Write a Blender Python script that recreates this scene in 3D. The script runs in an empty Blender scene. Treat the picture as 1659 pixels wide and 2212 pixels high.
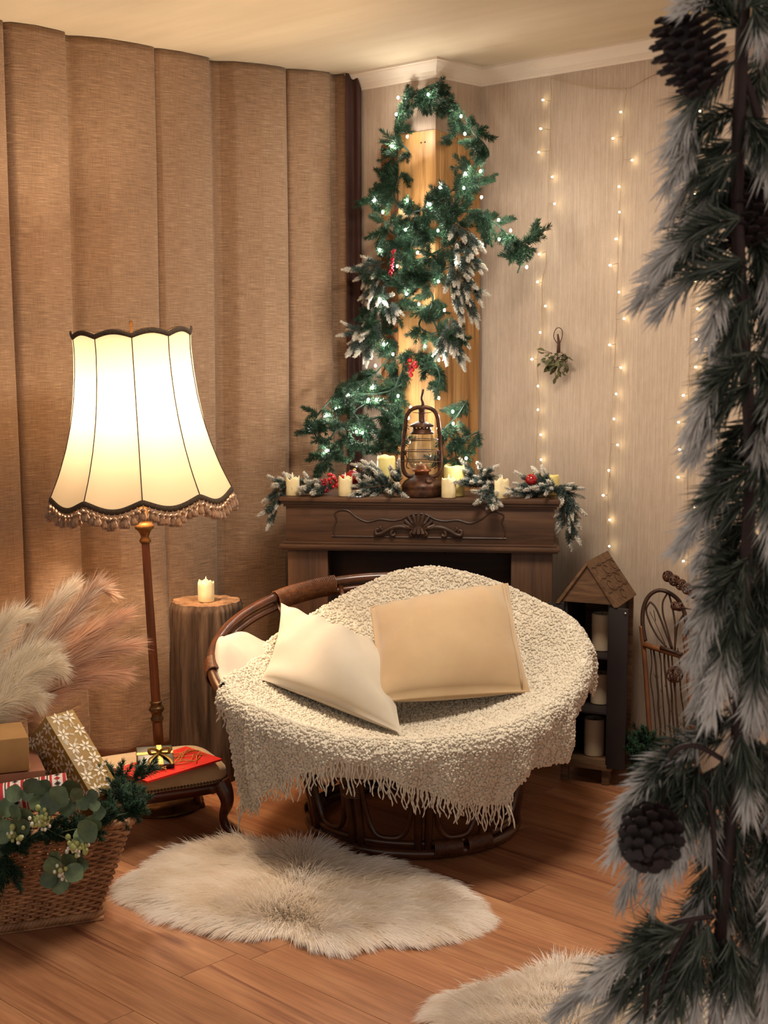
import bpy, bmesh, math
import numpy as np
from mathutils import Vector, Matrix

# ------------------------------------------------------------------ camera, world, light, exposure
sc = bpy.context.scene
F, CX, CY, PITCH, EYE = 3000.0, 829.5, 1106.0, math.radians(6.86), 1.5
cam_data = bpy.data.cameras.new('camera')
cam = bpy.data.objects.new('camera', cam_data)
sc.collection.objects.link(cam)
sc.camera = cam
cam.location = (0, 0, EYE)
cam.rotation_euler = (math.pi / 2 - PITCH, 0, 0)
cam_data.sensor_fit = 'VERTICAL'
cam_data.sensor_height = 36.0
cam_data.lens = F / 2212.0 * 36.0
cam_data.clip_start = 0.05
cam_data.dof.use_dof = True
cam_data.dof.focus_distance = 4.6
cam_data.dof.aperture_fstop = 16.0

world = bpy.data.worlds.new('room_ambient')
sc.world = world
world.use_nodes = True
wb = world.node_tree.nodes['Background']
wb.inputs['Color'].default_value = (1.0, 0.91, 0.83, 1)
wb.inputs['Strength'].default_value = 0.36

ld = bpy.data.lights.new('ceiling_fill_light', 'AREA')  # unseen area light added overhead as fill; no fixture is modelled
ld.shape = 'DISK'
ld.size = 0.7
ld.energy = 37.0
ld.color = (1.0, 0.89, 0.74)
lo = bpy.data.objects.new('ceiling_fill_light', ld)
sc.collection.objects.link(lo)
lo.location = (0.3, 3.6, 2.5)

sc.view_settings.view_transform = 'Standard'
sc.view_settings.look = 'None'
sc.view_settings.gamma = 1.0
sc.view_settings.exposure = 0.36
sc.view_settings.use_curve_mapping = False
sc.cycles.use_denoising = True
sc.cycles.max_bounces = 7
sc.cycles.diffuse_bounces = 4
sc.cycles.glossy_bounces = 3
sc.cycles.transmission_bounces = 5
sc.cycles.transparent_max_bounces = 6
sc.cycles.sample_clamp_indirect = 4.0
sc.cycles.use_light_tree = True
sc.cycles.caustics_reflective = False
sc.cycles.caustics_refractive = False

# ------------------------------------------------------------------ helpers
C = sc.collection
rng = np.random.default_rng(11)
DL = np.array([-0.7254, 0.6884, 0.0])      # along the papered wall, away to the left
DP = np.array([0.6884, 0.7254, 0.0])       # across the floor boards, into the papered wall
WALL_D = 4.237
CEIL = 2.545
WROT = math.atan2(DL[1], DL[0])

def ray(u, v):
    a, b = (u - CX) / F, -(v - CY) / F
    cp, sp = math.cos(PITCH), math.sin(PITCH)
    return np.array([a, cp + b * sp, -sp + b * cp])

def at(u, v, y):
    d = ray(u, v)
    return np.array([0, 0, EYE]) + d * (y / d[1])

def atz(u, v, z=0.0):
    d = ray(u, v)
    return np.array([0, 0, EYE]) + d * ((z - EYE) / d[2])

def atwall(u, v, off=0.015):
    d = ray(u, v)
    return np.array([0, 0, EYE]) + d * ((WALL_D - off) / (d @ DP))

def project(p):
    cp, sp = math.cos(PITCH), math.sin(PITCH)
    x, y, z = p[0], p[1], p[2] - EYE
    dep = y * cp - z * sp
    return CX + F * x / dep, CY - F * (y * sp + z * cp) / dep

def S(r, g, b):
    def f(c):
        c /= 255.0
        return c / 12.92 if c <= 0.04045 else ((c + 0.055) / 1.055) ** 2.4
    return (f(r), f(g), f(b), 1.0)

def nz(v):
    v = np.asarray(v, float)
    return v / (np.linalg.norm(v) + 1e-12)

def tag(o, label=None, cat=None, group=None, kind=None):
    if label: o['label'] = label
    if cat: o['category'] = cat
    if group: o['group'] = group
    if kind: o['kind'] = kind
    return o

def thing(name, label, cat, loc=(0, 0, 0), rz=0.0, group=None):
    o = bpy.data.objects.new(name, None)
    C.objects.link(o)
    o.empty_display_size = 0.05
    o.location = [float(x) for x in loc]
    o.rotation_euler = (0, 0, rz)
    return tag(o, label, cat, group)

def root_of(o):
    while o.parent: o = o.parent
    return o

def make_mesh(name, V, Fc, mats, smooth=True, uv=None, col=None, midx=None):
    me = bpy.data.meshes.new(name)
    V = np.asarray(V, dtype=np.float32)
    if isinstance(Fc, np.ndarray):
        k = Fc.shape[1]
        me.vertices.add(len(V)); me.vertices.foreach_set('co', V.ravel())
        me.loops.add(Fc.size); me.loops.foreach_set('vertex_index', Fc.astype(np.int32).ravel())
        me.polygons.add(len(Fc))
        me.polygons.foreach_set('loop_start', np.arange(0, Fc.size, k, dtype=np.int32))
        me.polygons.foreach_set('loop_total', np.full(len(Fc), k, dtype=np.int32))
        me.update(calc_edges=True); me.validate()
    else:
        me.from_pydata(V.tolist(), [], [list(map(int, f)) for f in Fc])
        me.update()
    if smooth:
        me.polygons.foreach_set('use_smooth', np.ones(len(me.polygons), dtype=bool))
    if uv is not None:
        l = me.uv_layers.new(name='UVMap')
        idx = np.empty(len(me.loops), dtype=np.int32); me.loops.foreach_get('vertex_index', idx)
        l.data.foreach_set('uv', np.asarray(uv, dtype=np.float32)[idx].ravel())
    if col is not None:
        a = me.color_attributes.new('Col', 'FLOAT_COLOR', 'POINT')
        c4 = np.ones((len(V), 4), dtype=np.float32); c4[:, :3] = np.asarray(col)[:, :3]
        a.data.foreach_set('color', c4.ravel())
    for m in (mats if isinstance(mats, (list, tuple)) else [mats]):
        me.materials.append(m)
    if midx is not None:
        me.polygons.foreach_set('material_index', np.asarray(midx, dtype=np.int32))
    return me

def obj(name, V, Fc, mats, parent=None, world=False, smooth=True, uv=None, col=None, midx=None, flat_angle=None):
    V = np.asarray(V, float)
    if world and parent is not None:
        V = V - np.array(root_of(parent).location)
    me = make_mesh(name, V, Fc, mats, smooth, uv, col, midx)
    if flat_angle: me.set_sharp_from_angle(angle=math.radians(flat_angle))
    o = bpy.data.objects.new(name, me)
    C.objects.link(o)
    if parent is not None: o.parent = parent
    return o

def inst(name, me, M, parent=None, world=True):
    o = bpy.data.objects.new(name, me)
    C.objects.link(o)
    M = Matrix(M)
    if parent is not None:
        o.parent = parent
        if world: M = Matrix.Translation(-Vector(root_of(parent).location)) @ M
    o.matrix_basis = M
    return o

class MB:
    """collects shapes that make up ONE part"""
    def __init__(s): s.V = []; s.F = []; s.n = 0; s.mi = []
    def add(s, V, Fc, mi=0):
        V = np.asarray(V, float)
        for f in Fc: s.F.append([int(i) + s.n for i in f]); s.mi.append(mi)
        s.V.append(V); s.n += len(V)
        return s
    def build(s, name, mats, parent=None, world=False, smooth=True, flat_angle=40):
        return obj(name, np.vstack(s.V), s.F, mats, parent, world, smooth, midx=s.mi, flat_angle=flat_angle)

def crom(P, n=6, closed=False):
    P = np.asarray(P, float)
    out = []
    N = len(P)
    rngN = N if closed else N - 1
    for i in range(rngN):
        if closed: p0, p1, p2, p3 = P[(i - 1) % N], P[i], P[(i + 1) % N], P[(i + 2) % N]
        else: p0, p1, p2, p3 = P[max(i - 1, 0)], P[i], P[i + 1], P[min(i + 2, N - 1)]
        for k in range(n):
            t = k / n
            out.append(0.5 * ((2 * p1) + (-p0 + p2) * t + (2 * p0 - 5 * p1 + 4 * p2 - p3) * t * t + (-p0 + 3 * p1 - 3 * p2 + p3) * t ** 3))
    if not closed: out.append(P[-1])
    return np.array(out)

def tube(P, r, k=8, closed=False, cap=True):
    P = np.asarray(P, float); n = len(P)
    r = np.full(n, r) if np.isscalar(r) else np.interp(np.linspace(0, 1, n), np.linspace(0, 1, len(r)), r)
    if closed: T = np.roll(P, -1, 0) - np.roll(P, 1, 0)
    else: T = np.gradient(P, axis=0)
    T /= np.linalg.norm(T, axis=1)[:, None] + 1e-12
    ref = np.array([0, 0, 1.0]) if abs(T[0, 2]) < 0.9 else np.array([1.0, 0, 0])
    N = nz(np.cross(T[0], ref)); V = []
    ang = np.arange(k) * 2 * math.pi / k
    for i in range(n):
        N = nz(N - T[i] * (N @ T[i])); B = np.cross(T[i], N)
        V.append(P[i] + r[i] * (np.cos(ang)[:, None] * N + np.sin(ang)[:, None] * B))
    V = np.vstack(V); Fc = []
    for i in range(n if closed else n - 1):
        a, b = i * k, ((i + 1) % n) * k
        for j in range(k):
            j2 = (j + 1) % k
            Fc.append([a + j, a + j2, b + j2, b + j])
    if cap and not closed:
        Fc.append(list(range(k))[::-1]); Fc.append(list(range((n - 1) * k, n * k)))
    return V, Fc

def lathe(prof, k=32, c=(0, 0, 0), axis=None, cap=True):
    V = []; Fc = []
    for r, z in prof:
        for j in range(k):
            a = 2 * math.pi * j / k
            V.append((r * math.cos(a), r * math.sin(a), z))
    n = len(prof)
    for i in range(n - 1):
        for j in range(k):
            j2 = (j + 1) % k
            Fc.append([i * k + j, i * k + j2, (i + 1) * k + j2, (i + 1) * k + j])
    if cap:
        if prof[0][0] > 1e-5: Fc.append(list(range(k))[::-1])
        if prof[-1][0] > 1e-5: Fc.append(list(range((n - 1) * k, n * k)))
    V = np.array(V)
    if axis is not None:
        z = nz(axis); x = nz(np.cross([0, 1, 0.01], z)); y = np.cross(z, x)
        V = V[:, :1] * x + V[:, 1:2] * y + V[:, 2:] * z
    return V + np.array(c), Fc

def box(x0, x1, y0, y1, z0, z1, b=0.003):
    """chamfered box"""
    bm = bmesh.new(); bmesh.ops.create_cube(bm, size=1.0)
    for v in bm.verts:
        v.co = ((x0 + x1) / 2 + v.co.x * (x1 - x0), (y0 + y1) / 2 + v.co.y * (y1 - y0), (z0 + z1) / 2 + v.co.z * (z1 - z0))
    if b: bmesh.ops.bevel(bm, geom=list(bm.edges), offset=b, segments=2, affect='EDGES', profile=0.6)
    bm.verts.ensure_lookup_table()
    V = np.array([v.co[:] for v in bm.verts]); Fc = [[v.index for v in f.verts] for f in bm.faces]
    bm.free()
    return V, Fc

def ico(sub=1):
    bm = bmesh.new(); bmesh.ops.create_icosphere(bm, subdivisions=max(sub, 1), radius=1.0)
    bm.verts.ensure_lookup_table()
    V = np.array([v.co[:] for v in bm.verts]); Fc = np.array([[v.index for v in f.verts] for f in bm.faces])
    bm.free()
    return V, Fc

def ball(c, r, sub=2, s=(1, 1, 1)):
    V, Fc = ico(sub)
    return V * np.array(s) * r + np.array(c), Fc

def prism(poly, t0, t1, fn):
    """polygon (a,b) extruded between t0 and t1; fn(a,b,t)->xyz"""
    n = len(poly)
    V = [fn(a, b, t0) for a, b in poly] + [fn(a, b, t1) for a, b in poly]
    Fc = [list(range(n))[::-1], list(range(n, 2 * n))]
    for i in range(n):
        j = (i + 1) % n
        Fc.append([i, j, n + j, n + i])
    return np.array(V, float), Fc

def grid_faces(n, m, closed_m=False):
    mm = m if closed_m else m - 1
    i, j = np.meshgrid(np.arange(n - 1), np.arange(mm), indexing='ij')
    j2 = (j + 1) % m
    return np.stack([i * m + j, i * m + j2, (i + 1) * m + j2, (i + 1) * m + j], -1).reshape(-1, 4)

def frame(p, d, roll=0.0, s=1.0):
    """matrix with local z along d"""
    z = Vector(nz(d)); ref = Vector((0, 0, 1)) if abs(z.z) < 0.95 else Vector((1, 0, 0))
    x = ref.cross(z).normalized(); y = z.cross(x)
    R = Matrix((x, y, z)).transposed() @ Matrix.Rotation(roll, 3, 'Z')
    return Matrix.Translation(Vector(p)) @ R.to_4x4() @ Matrix.Diagonal((s, s, s, 1))

def wob(seed, scale):
    """cheap smooth noise field of points -> [-1,1]"""
    g = np.random.default_rng(seed)
    K = g.normal(size=(9, 3)) * scale; ph = g.uniform(0, 6.28, 9)
    return lambda P: np.sin(np.asarray(P) @ K.T + ph).sum(-1) / 4.0

# ------------------------------------------------------------------ materials
def newmat(name):
    m = bpy.data.materials.new(name); m.use_nodes = True
    nt = m.node_tree
    return m, nt, nt.nodes['Principled BSDF']

def link(nt, a, b): nt.links.new(a, b)

def add(nt, t, **kw):
    n = nt.nodes.new(t)
    for k, v in kw.items(): setattr(n, k, v)
    return n

def coords(nt, kind='Object', scale=(1, 1, 1), rand=0.0):
    tc = add(nt, 'ShaderNodeTexCoord'); mp = add(nt, 'ShaderNodeMapping')
    mp.inputs['Scale'].default_value = scale
    if rand:
        oi = add(nt, 'ShaderNodeObjectInfo'); mu = add(nt, 'ShaderNodeMath', operation='MULTIPLY')
        mu.inputs[1].default_value = rand
        link(nt, oi.outputs['Random'], mu.inputs[0])
        cb = add(nt, 'ShaderNodeCombineXYZ')
        for i in range(3): link(nt, mu.outputs[0], cb.inputs[i])
        link(nt, cb.outputs[0], mp.inputs['Location'])
    link(nt, tc.outputs[kind], mp.inputs['Vector'])
    return mp.outputs['Vector']

def noise(nt, vec, scale=1.0, detail=4.0, rough=0.55, dist=0.0):
    n = add(nt, 'ShaderNodeTexNoise')
    n.inputs['Scale'].default_value = scale; n.inputs['Detail'].default_value = detail
    n.inputs['Roughness'].default_value = rough; n.inputs['Distortion'].default_value = dist
    link(nt, vec, n.inputs['Vector'])
    return n.outputs['Fac']

def ramp(nt, fac, stops):
    r = add(nt, 'ShaderNodeValToRGB')
    el = r.color_ramp.elements
    while len(el) < len(stops): el.new(0.5)
    for e, (p, c) in zip(el, stops): e.position = p; e.color = c
    link(nt, fac, r.inputs['Fac'])
    return r.outputs['Color']

def mix(nt, a, b, fac, mode='MIX'):
    n = add(nt, 'ShaderNodeMix', data_type='RGBA', blend_type=mode)
    for s, v in ((n.inputs['Factor'], fac), (n.inputs['A'], a), (n.inputs['B'], b)):
        if hasattr(v, 'links'): link(nt, v, s)
        else: s.default_value = v
    return n.outputs['Result']

def bump(nt, b, h, strength=0.3, dist=0.01):
    n = add(nt, 'ShaderNodeBump')
    n.inputs['Strength'].default_value = strength; n.inputs['Distance'].default_value = dist
    link(nt, h, n.inputs['Height']); link(nt, n.outputs['Normal'], b.inputs['Normal'])

def rand_value(nt, col, amt):
    oi = add(nt, 'ShaderNodeObjectInfo'); mr = add(nt, 'ShaderNodeMapRange')
    mr.inputs['To Min'].default_value = 1 - amt; mr.inputs['To Max'].default_value = 1 + amt
    link(nt, oi.outputs['Random'], mr.inputs['Value'])
    h = add(nt, 'ShaderNodeHueSaturation')
    link(nt, mr.outputs[0], h.inputs['Value'])
    if hasattr(col, 'links'): link(nt, col, h.inputs['Color'])
    else: h.inputs['Color'].default_value = col
    return h.outputs['Color']

def mat(name, c, c2=None, rough=0.6, scale=(8, 8, 8), detail=4, dist=0.0, bmp=0.0, bscale=(60, 60, 60), bdist=0.004, metal=0.0,
        spec=0.4, rand=0.0, coat=0.0, sheen=0.0, lo=0.35, hi=0.65, kind='Object', roff=0.0, sss=0.0):
    m, nt, b = newmat(name)
    col = c
    if c2 is not None:
        col = ramp(nt, noise(nt, coords(nt, kind, scale, roff), 1.0, detail, 0.55, dist), [(lo, c), (hi, c2)])
    if rand: col = rand_value(nt, col, rand)
    if hasattr(col, 'links'): link(nt, col, b.inputs['Base Color'])
    else: b.inputs['Base Color'].default_value = col
    b.inputs['Roughness'].default_value = rough; b.inputs['Metallic'].default_value = metal
    b.inputs['Specular IOR Level'].default_value = spec
    b.inputs['Coat Weight'].default_value = coat; b.inputs['Sheen Weight'].default_value = sheen
    if sss:
        b.inputs['Subsurface Weight'].default_value = sss; b.inputs['Subsurface Radius'].default_value = (0.02, 0.012, 0.006)
    if bmp: bump(nt, b, noise(nt, coords(nt, kind, bscale, roff), 1.0, 3.0), bmp, bdist)
    return m

def attr_mat(name, rough=0.6, rand=0.0, spec=0.3, transl=0.0):
    m, nt, b = newmat(name)
    a = add(nt, 'ShaderNodeAttribute'); a.attribute_name = 'Col'
    col = a.outputs['Color']
    if rand: col = rand_value(nt, col, rand)
    link(nt, col, b.inputs['Base Color'])
    b.inputs['Roughness'].default_value = rough; b.inputs['Specular IOR Level'].default_value = spec
    if transl:
        t = add(nt, 'ShaderNodeBsdfTranslucent'); link(nt, col, t.inputs['Color'])
        mx = add(nt, 'ShaderNodeMixShader'); mx.inputs[0].default_value = transl
        link(nt, b.outputs[0], mx.inputs[1]); link(nt, t.outputs[0], mx.inputs[2])
        link(nt, mx.outputs[0], nt.nodes['Material Output'].inputs['Surface'])
    return m

def emit_mat(name, c, s):
    m, nt, b = newmat(name)
    b.inputs['Base Color'].default_value = c
    b.inputs['Emission Color'].default_value = c; b.inputs['Emission Strength'].default_value = s
    return m

def wood(name, stops, scale, rough=0.5, bmp=0.15, rand=0.0, dist=1.2, coat=0.0, fine=(6, 90, 90), spec=0.4, roff=17.0):
    m, nt, b = newmat(name)
    col = ramp(nt, noise(nt, coords(nt, 'Object', scale, roff), 1.0, 5.0, 0.6, dist), stops)
    f = noise(nt, coords(nt, 'Object', fine, roff), 1.0, 3.0)
    col = mix(nt, col, ramp(nt, f, [(0.3, (0.55, 0.55, 0.55, 1)), (0.6, (1, 1, 1, 1))]), 0.55, 'MULTIPLY')
    if rand: col = rand_value(nt, col, rand)
    link(nt, col, b.inputs['Base Color'])
    b.inputs['Roughness'].default_value = rough; b.inputs['Coat Weight'].default_value = coat
    b.inputs['Specular IOR Level'].default_value = spec
    if bmp: bump(nt, b, f, bmp, 0.002)
    return m

# ------------------------------------------------------------------ the room
def floor_mat():
    m, nt, b = newmat('laminate_board')
    v = coords(nt, 'Object', (1, 1, 1), 23.0)
    def mp(s):
        k = add(nt, 'ShaderNodeMapping'); k.inputs['Scale'].default_value = s
        link(nt, v, k.inputs['Vector']); return k.outputs[0]
    big = noise(nt, mp((1.3, 9, 1)), 1.0, 5.0, 0.6, 1.0)
    col = ramp(nt, big, [(0.25, S(138, 86, 58)), (0.5, S(172, 118, 82)), (0.75, S(192, 140, 100))])
    st = noise(nt, mp((0.9, 26, 1)), 1.0, 4.0, 0.6, 0.6)
    col = mix(nt, col, S(112, 56, 44), ramp(nt, st, [(0.58, (0, 0, 0, 1)), (0.70, (0.75, 0.75, 0.75, 1))]))
    fine = noise(nt, mp((3.5, 95, 1)), 1.0, 4.0, 0.6, 0.4)
    col = mix(nt, col, ramp(nt, fine, [(0.3, (0.58, 0.54, 0.52, 1)), (0.62, (1, 1, 1, 1))]), 0.75, 'MULTIPLY')
    vo = add(nt, 'ShaderNodeTexVoronoi'); vo.inputs['Scale'].default_value = 1.0
    link(nt, mp((1.7, 5.2, 1)), vo.inputs['Vector'])
    col = mix(nt, col, S(104, 54, 40), ramp(nt, vo.outputs['Distance'], [(0.04, (0.85, 0.85, 0.85, 1)), (0.13, (0, 0, 0, 1))]))
    col = rand_value(nt, col, 0.10)
    link(nt, col, b.inputs['Base Color'])
    b.inputs['Roughness'].default_value = 0.42; b.inputs['Specular IOR Level'].default_value = 0.35
    bump(nt, b, fine, 0.08, 0.001)
    return m
M_FLOOR = floor_mat()
M_SUB = mat('subfloor', S(60, 36, 26), rough=0.9)

def room_pt(a, d, z=0.0): return DL * a + DP * d + np.array([0, 0, z])

fl = bpy.data.objects.new('floor', None); C.objects.link(fl)
tag(fl, kind='structure')
V, Fc = prism([(-1.2, 0.9), (4.6, 0.9), (4.6, 4.5), (-1.2, 4.5)], -0.05, -0.012, lambda a, d, t: room_pt(a, d, t))
obj('subfloor', V, Fc, M_SUB, fl, smooth=False)
PW, PL = 0.178, 1.28
Vp, Fp = box(0.0006, PL - 0.0006, -PW + 0.0005, -0.0005, -0.012, 0, 0.0012)
plank_me = make_mesh('plank', Vp, Fp, M_FLOOR, smooth=False)
g = np.random.default_rng(5)
d0 = 1.959 - 6 * PW
k = 0
while d0 + k * PW < WALL_D + 0.1:
    off = -1.3 - g.uniform(0, PL)
    if k == 8: off = 1.83 - 4 * PL       # butt joints seen in front of the rug
    if k == 6: off = 2.53 - 4 * PL
    for i in range(6):
        p = room_pt(off + i * PL, d0 + k * PW, 0)
        if off + i * PL > 4.55: continue
        o = bpy.data.objects.new('plank', plank_me); C.objects.link(o); o.parent = fl
        o.location = p; o.rotation_euler = (0, 0, WROT)
    k += 1

def paper_mat():
    m, nt, b = newmat('ribbed_wallpaper')
    st = noise(nt, coords(nt, 'Object', (420, 420, 7.0)), 1.0, 2.0, 0.5)
    blot = noise(nt, coords(nt, 'Object', (60, 60, 25)), 1.0, 3.0)
    wv = noise(nt, coords(nt, 'Object', (160, 160, 420)), 1.0, 2.0)
    col = ramp(nt, st, [(0.3, S(176, 155, 136)), (0.55, S(188, 167, 148)), (0.8, S(197, 178, 158))])
    col = mix(nt, col, ramp(nt, blot, [(0.3, (0.92, 0.91, 0.9, 1)), (0.7, (1, 1, 1, 1))]), 1.0, 'MULTIPLY')
    col = mix(nt, col, ramp(nt, wv, [(0.35, (0.93, 0.93, 0.93, 1)), (0.6, (1, 1, 1, 1))]), 1.0, 'MULTIPLY')
    link(nt, col, b.inputs['Base Color']); b.inputs['Roughness'].default_value = 0.75; b.inputs['Specular IOR Level'].default_value = 0.2
    bump(nt, b, st, 0.35, 0.0015)
    return m
M_PAPER = paper_mat()
M_CEIL = mat('plaster_ceiling', S(206, 190, 164), S(198, 181, 154), rough=0.85, scale=(1.2, 9, 1), detail=3, bmp=0.12, bscale=(2, 14, 2), bdist=0.01, spec=0.1)
M_TRIM = mat('painted_moulding', S(224, 208, 188), rough=0.5, spec=0.3, bmp=0.05, bscale=(40, 40, 40))
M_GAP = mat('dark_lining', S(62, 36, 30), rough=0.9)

def wall(name, a0, a1, d, thick, m):
    """slab parallel to the papered wall"""
    o_, f_ = prism([(a0, d), (a1, d), (a1, d + thick), (a0, d + thick)], 0, CEIL, lambda a, q, t: (a, -q, t))
    w = obj(name, o_, f_, m, smooth=False)
    w.rotation_euler = (0, 0, WROT)
    tag(w, kind='structure')
    return w
COR = 3.508                                  # where the papered wall meets the pillar
PILA = 3.508; PILD = WALL_D - 0.262          # pillar: a >= PILA side, front face at d = PILD
wall('wall_right', -1.2, 4.8, WALL_D, 0.1, M_PAPER)
wall('wall_pillar', PILA, 4.55, PILD, 0.262, M_PAPER)
wall('wall_left', 4.5, 4.6, 0.9, 3.5, M_PAPER)
V, Fc = prism([(-1.2, 0.9), (4.6, 0.9), (4.6, 4.5), (-1.2, 4.5)], CEIL, CEIL + 0.06, lambda a, d, t: (a, -d, t))
ce = obj('ceiling', V, Fc, M_CEIL, smooth=False)
ce.rotation_euler = (0, 0, WROT); tag(ce, kind='structure')

# crown moulding swept along wall, pillar side, pillar front
PROF = [(0.0, -0.062), (0.006, -0.062), (0.008, -0.054), (0.013, -0.052), (0.016, -0.04), (0.026, -0.026), (0.040, -0.016), (0.043, -0.010), (0.050, -0.008), (0.050, 0.0), (0.0, 0.0)]
def moulding(name, pts, into):
    """pts: (a,d) polyline; into: room-side unit offsets per vertex (a,d)"""
    V = []; n = len(PROF)
    for (a, d), (ia, idd) in zip(pts, into):
        for o_, z in PROF: V.append(room_pt(a + ia * o_, d + idd * o_, CEIL + z))
    Fc = []
    for i in range(len(pts) - 1):
        for j in range(n):
            j2 = (j + 1) % n
            Fc.append([i * n + j, i * n + j2, (i + 1) * n + j2, (i + 1) * n + j])
    Fc += [list(range(n)), list(range((len(pts) - 1) * n, len(pts) * n))[::-1]]
    o = obj(name, V, Fc, M_TRIM, smooth=False); tag(o, kind='structure')
moulding('trim_1', [(-1.2, WALL_D), (COR, WALL_D)], [(0, -1), (-1, -1)])
moulding('trim_2', [(COR, WALL_D), (PILA, PILD)], [(-1, -1), (-1, -1)])
moulding('trim_3', [(PILA, PILD), (4.3, PILD)], [(-1, -1), (0, -1)])

# ------------------------------------------------------------------ curtain
def linen_mat():
    m, nt, b = newmat('slubbed_linen')
    h = noise(nt, coords(nt, 'UV', (16, 330, 1)), 1.0, 4.0, 0.6)
    w = noise(nt, coords(nt, 'UV', (330, 18, 1)), 1.0, 4.0, 0.6)
    col = ramp(nt, h, [(0.3, S(130, 104, 82)), (0.52, S(150, 121, 97)), (0.72, S(182, 152, 124))])
    col = mix(nt, col, ramp(nt, w, [(0.3, (0.74, 0.71, 0.68, 1)), (0.55, (0.94, 0.93, 0.92, 1)), (0.75, (1.0, 1.0, 1.0, 1))]), 0.9, 'MULTIPLY')
    link(nt, col, b.inputs['Base Color'])
    b.inputs['Roughness'].default_value = 0.9; b.inputs['Sheen Weight'].default_value = 0.15; b.inputs['Specular IOR Level'].default_value = 0.1
    hb = mix(nt, h, w, 0.5, 'ADD')
    cr = noise(nt, coords(nt, 'UV', (9, 22, 1)), 1.0, 3.0, 0.6, 0.8)
    k = add(nt, 'ShaderNodeBump'); k.inputs['Strength'].default_value = 0.3; k.inputs['Distance'].default_value = 0.0025; link(nt, hb, k.inputs['Height'])
    k2 = add(nt, 'ShaderNodeBump'); k2.inputs['Strength'].default_value = 0.35; k2.inputs['Distance'].default_value = 0.012
    link(nt, cr, k2.inputs['Height']); link(nt, k.outputs[0], k2.inputs['Normal']); link(nt, k2.outputs[0], b.inputs['Normal'])
    t = add(nt, 'ShaderNodeBsdfTranslucent'); link(nt, col, t.inputs['Color'])
    return m
M_LINEN = linen_mat()
top_u = np.array([-420, -200, 0, 130, 330, 445, 612, 700, 745, 790])
top_v = np.array([-30, 8, 48, 72, 106, 128, 150, 158.5, 163, 166])
def rail(u):
    v = np.interp(u, top_u, top_v)
    return atz(u, v, CEIL)[:2]
panels = [
    [(-430, .06), (-330, .08), (-250, .06), (-240, 0), (-225, .05), (-120, .075), (-30, .06), (-4, .045), (4, .0)],
    [(-6, -.035), (12, .05), (60, .075), (110, .06), (130, .048), (134, .0), (150, -.018), (168, .02), (215, .062), (280, .066), (318, .055), (326, .035), (327, .012)],
    [(312, -.03), (332, .045), (375, .066), (425, .055), (442, .044), (445, 0), (458, -.015), (475, .0), (498, .045), (550, .07), (596, .062), (611, .04), (612, .015)],
    [(600, -.03), (618, .04), (655, .064), (695, .052), (708, .045), (711, 0), (719, -.012), (727, .01), (738, .05), (750, .045), (757, .02), (764, -.03), (770, -.08)],
]
cur = thing('curtain', 'long beige slubbed linen curtain hanging in deep folds behind the floor lamp', 'curtain', (-0.7, 5.05, 0))
for pi, pr in enumerate(panels):
    pu = np.array([p[0] for p in pr], float); pd = np.array([p[1] for p in pr], float)
    us = np.unique(np.concatenate([np.arange(pu[0], pu[-1], 3.0), pu]))
    # smooth the profile a little
    d = np.interp(us, pu, pd)
    for _ in range(2):
        d[1:-1] = (d[:-2] + 2 * d[1:-1] + d[2:]) / 4
    base = np.array([rail(u) for u in us])
    T = np.gradient(base, axis=0); T /= np.linalg.norm(T, axis=1)[:, None]
    Nn = np.stack([T[:, 1], -T[:, 0]], 1)
    zs = np.concatenate([np.linspace(0.015, 2.4, 60), np.linspace(2.42, CEIL - 0.002, 6)])
    V = []; UV = []
    arc = np.concatenate([[0], np.cumsum(np.linalg.norm(np.diff(base + Nn * d[:, None], axis=0), axis=1))])
    wf = wob(40 + pi, 5.0)
    for z in zs:
        amp = 0.66 + 0.40 * (1 - z / CEIL)
        sway = 0.012 * math.sin(z * 2.1 + pi * 1.7) * (1 - z / CEIL)
        P3 = np.column_stack([base, np.full(len(us), z)])
        w_ = wf(P3 * np.array([1, 1, 0.35])) * 0.010 * (1 - z / CEIL)
        low = max(0.0, (0.75 - z) / 0.75)
        w_ = w_ + low * 0.006 * np.sin(arc * 46 + z * 31 + pi) * np.sin(z * 60 + arc * 9)
        xy = base + Nn * (d * amp + w_)[:, None] + T * sway
        V.append(np.column_stack([xy, np.full(len(us), z)]))
        UV.append(np.column_stack([arc + pi * 3.3, np.full(len(us), z)]))
    o = obj('curtain_panel', np.vstack(V), grid_faces(len(zs), len(us)), M_LINEN, cur, world=True, uv=np.vstack(UV))
    md = o.modifiers.new('cloth', 'SOLIDIFY'); md.thickness = 0.003; md.offset = -1
# dark edge strip of the curtain against the pillar
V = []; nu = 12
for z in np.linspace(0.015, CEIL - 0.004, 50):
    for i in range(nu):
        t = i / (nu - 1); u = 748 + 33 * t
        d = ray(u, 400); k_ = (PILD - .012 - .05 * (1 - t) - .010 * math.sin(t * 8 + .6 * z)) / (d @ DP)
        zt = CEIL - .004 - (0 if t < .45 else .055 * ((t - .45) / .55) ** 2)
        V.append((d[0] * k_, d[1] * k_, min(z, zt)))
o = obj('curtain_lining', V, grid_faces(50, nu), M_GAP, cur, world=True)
md = o.modifiers.new('cloth', 'SOLIDIFY'); md.thickness = 0.003

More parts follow.
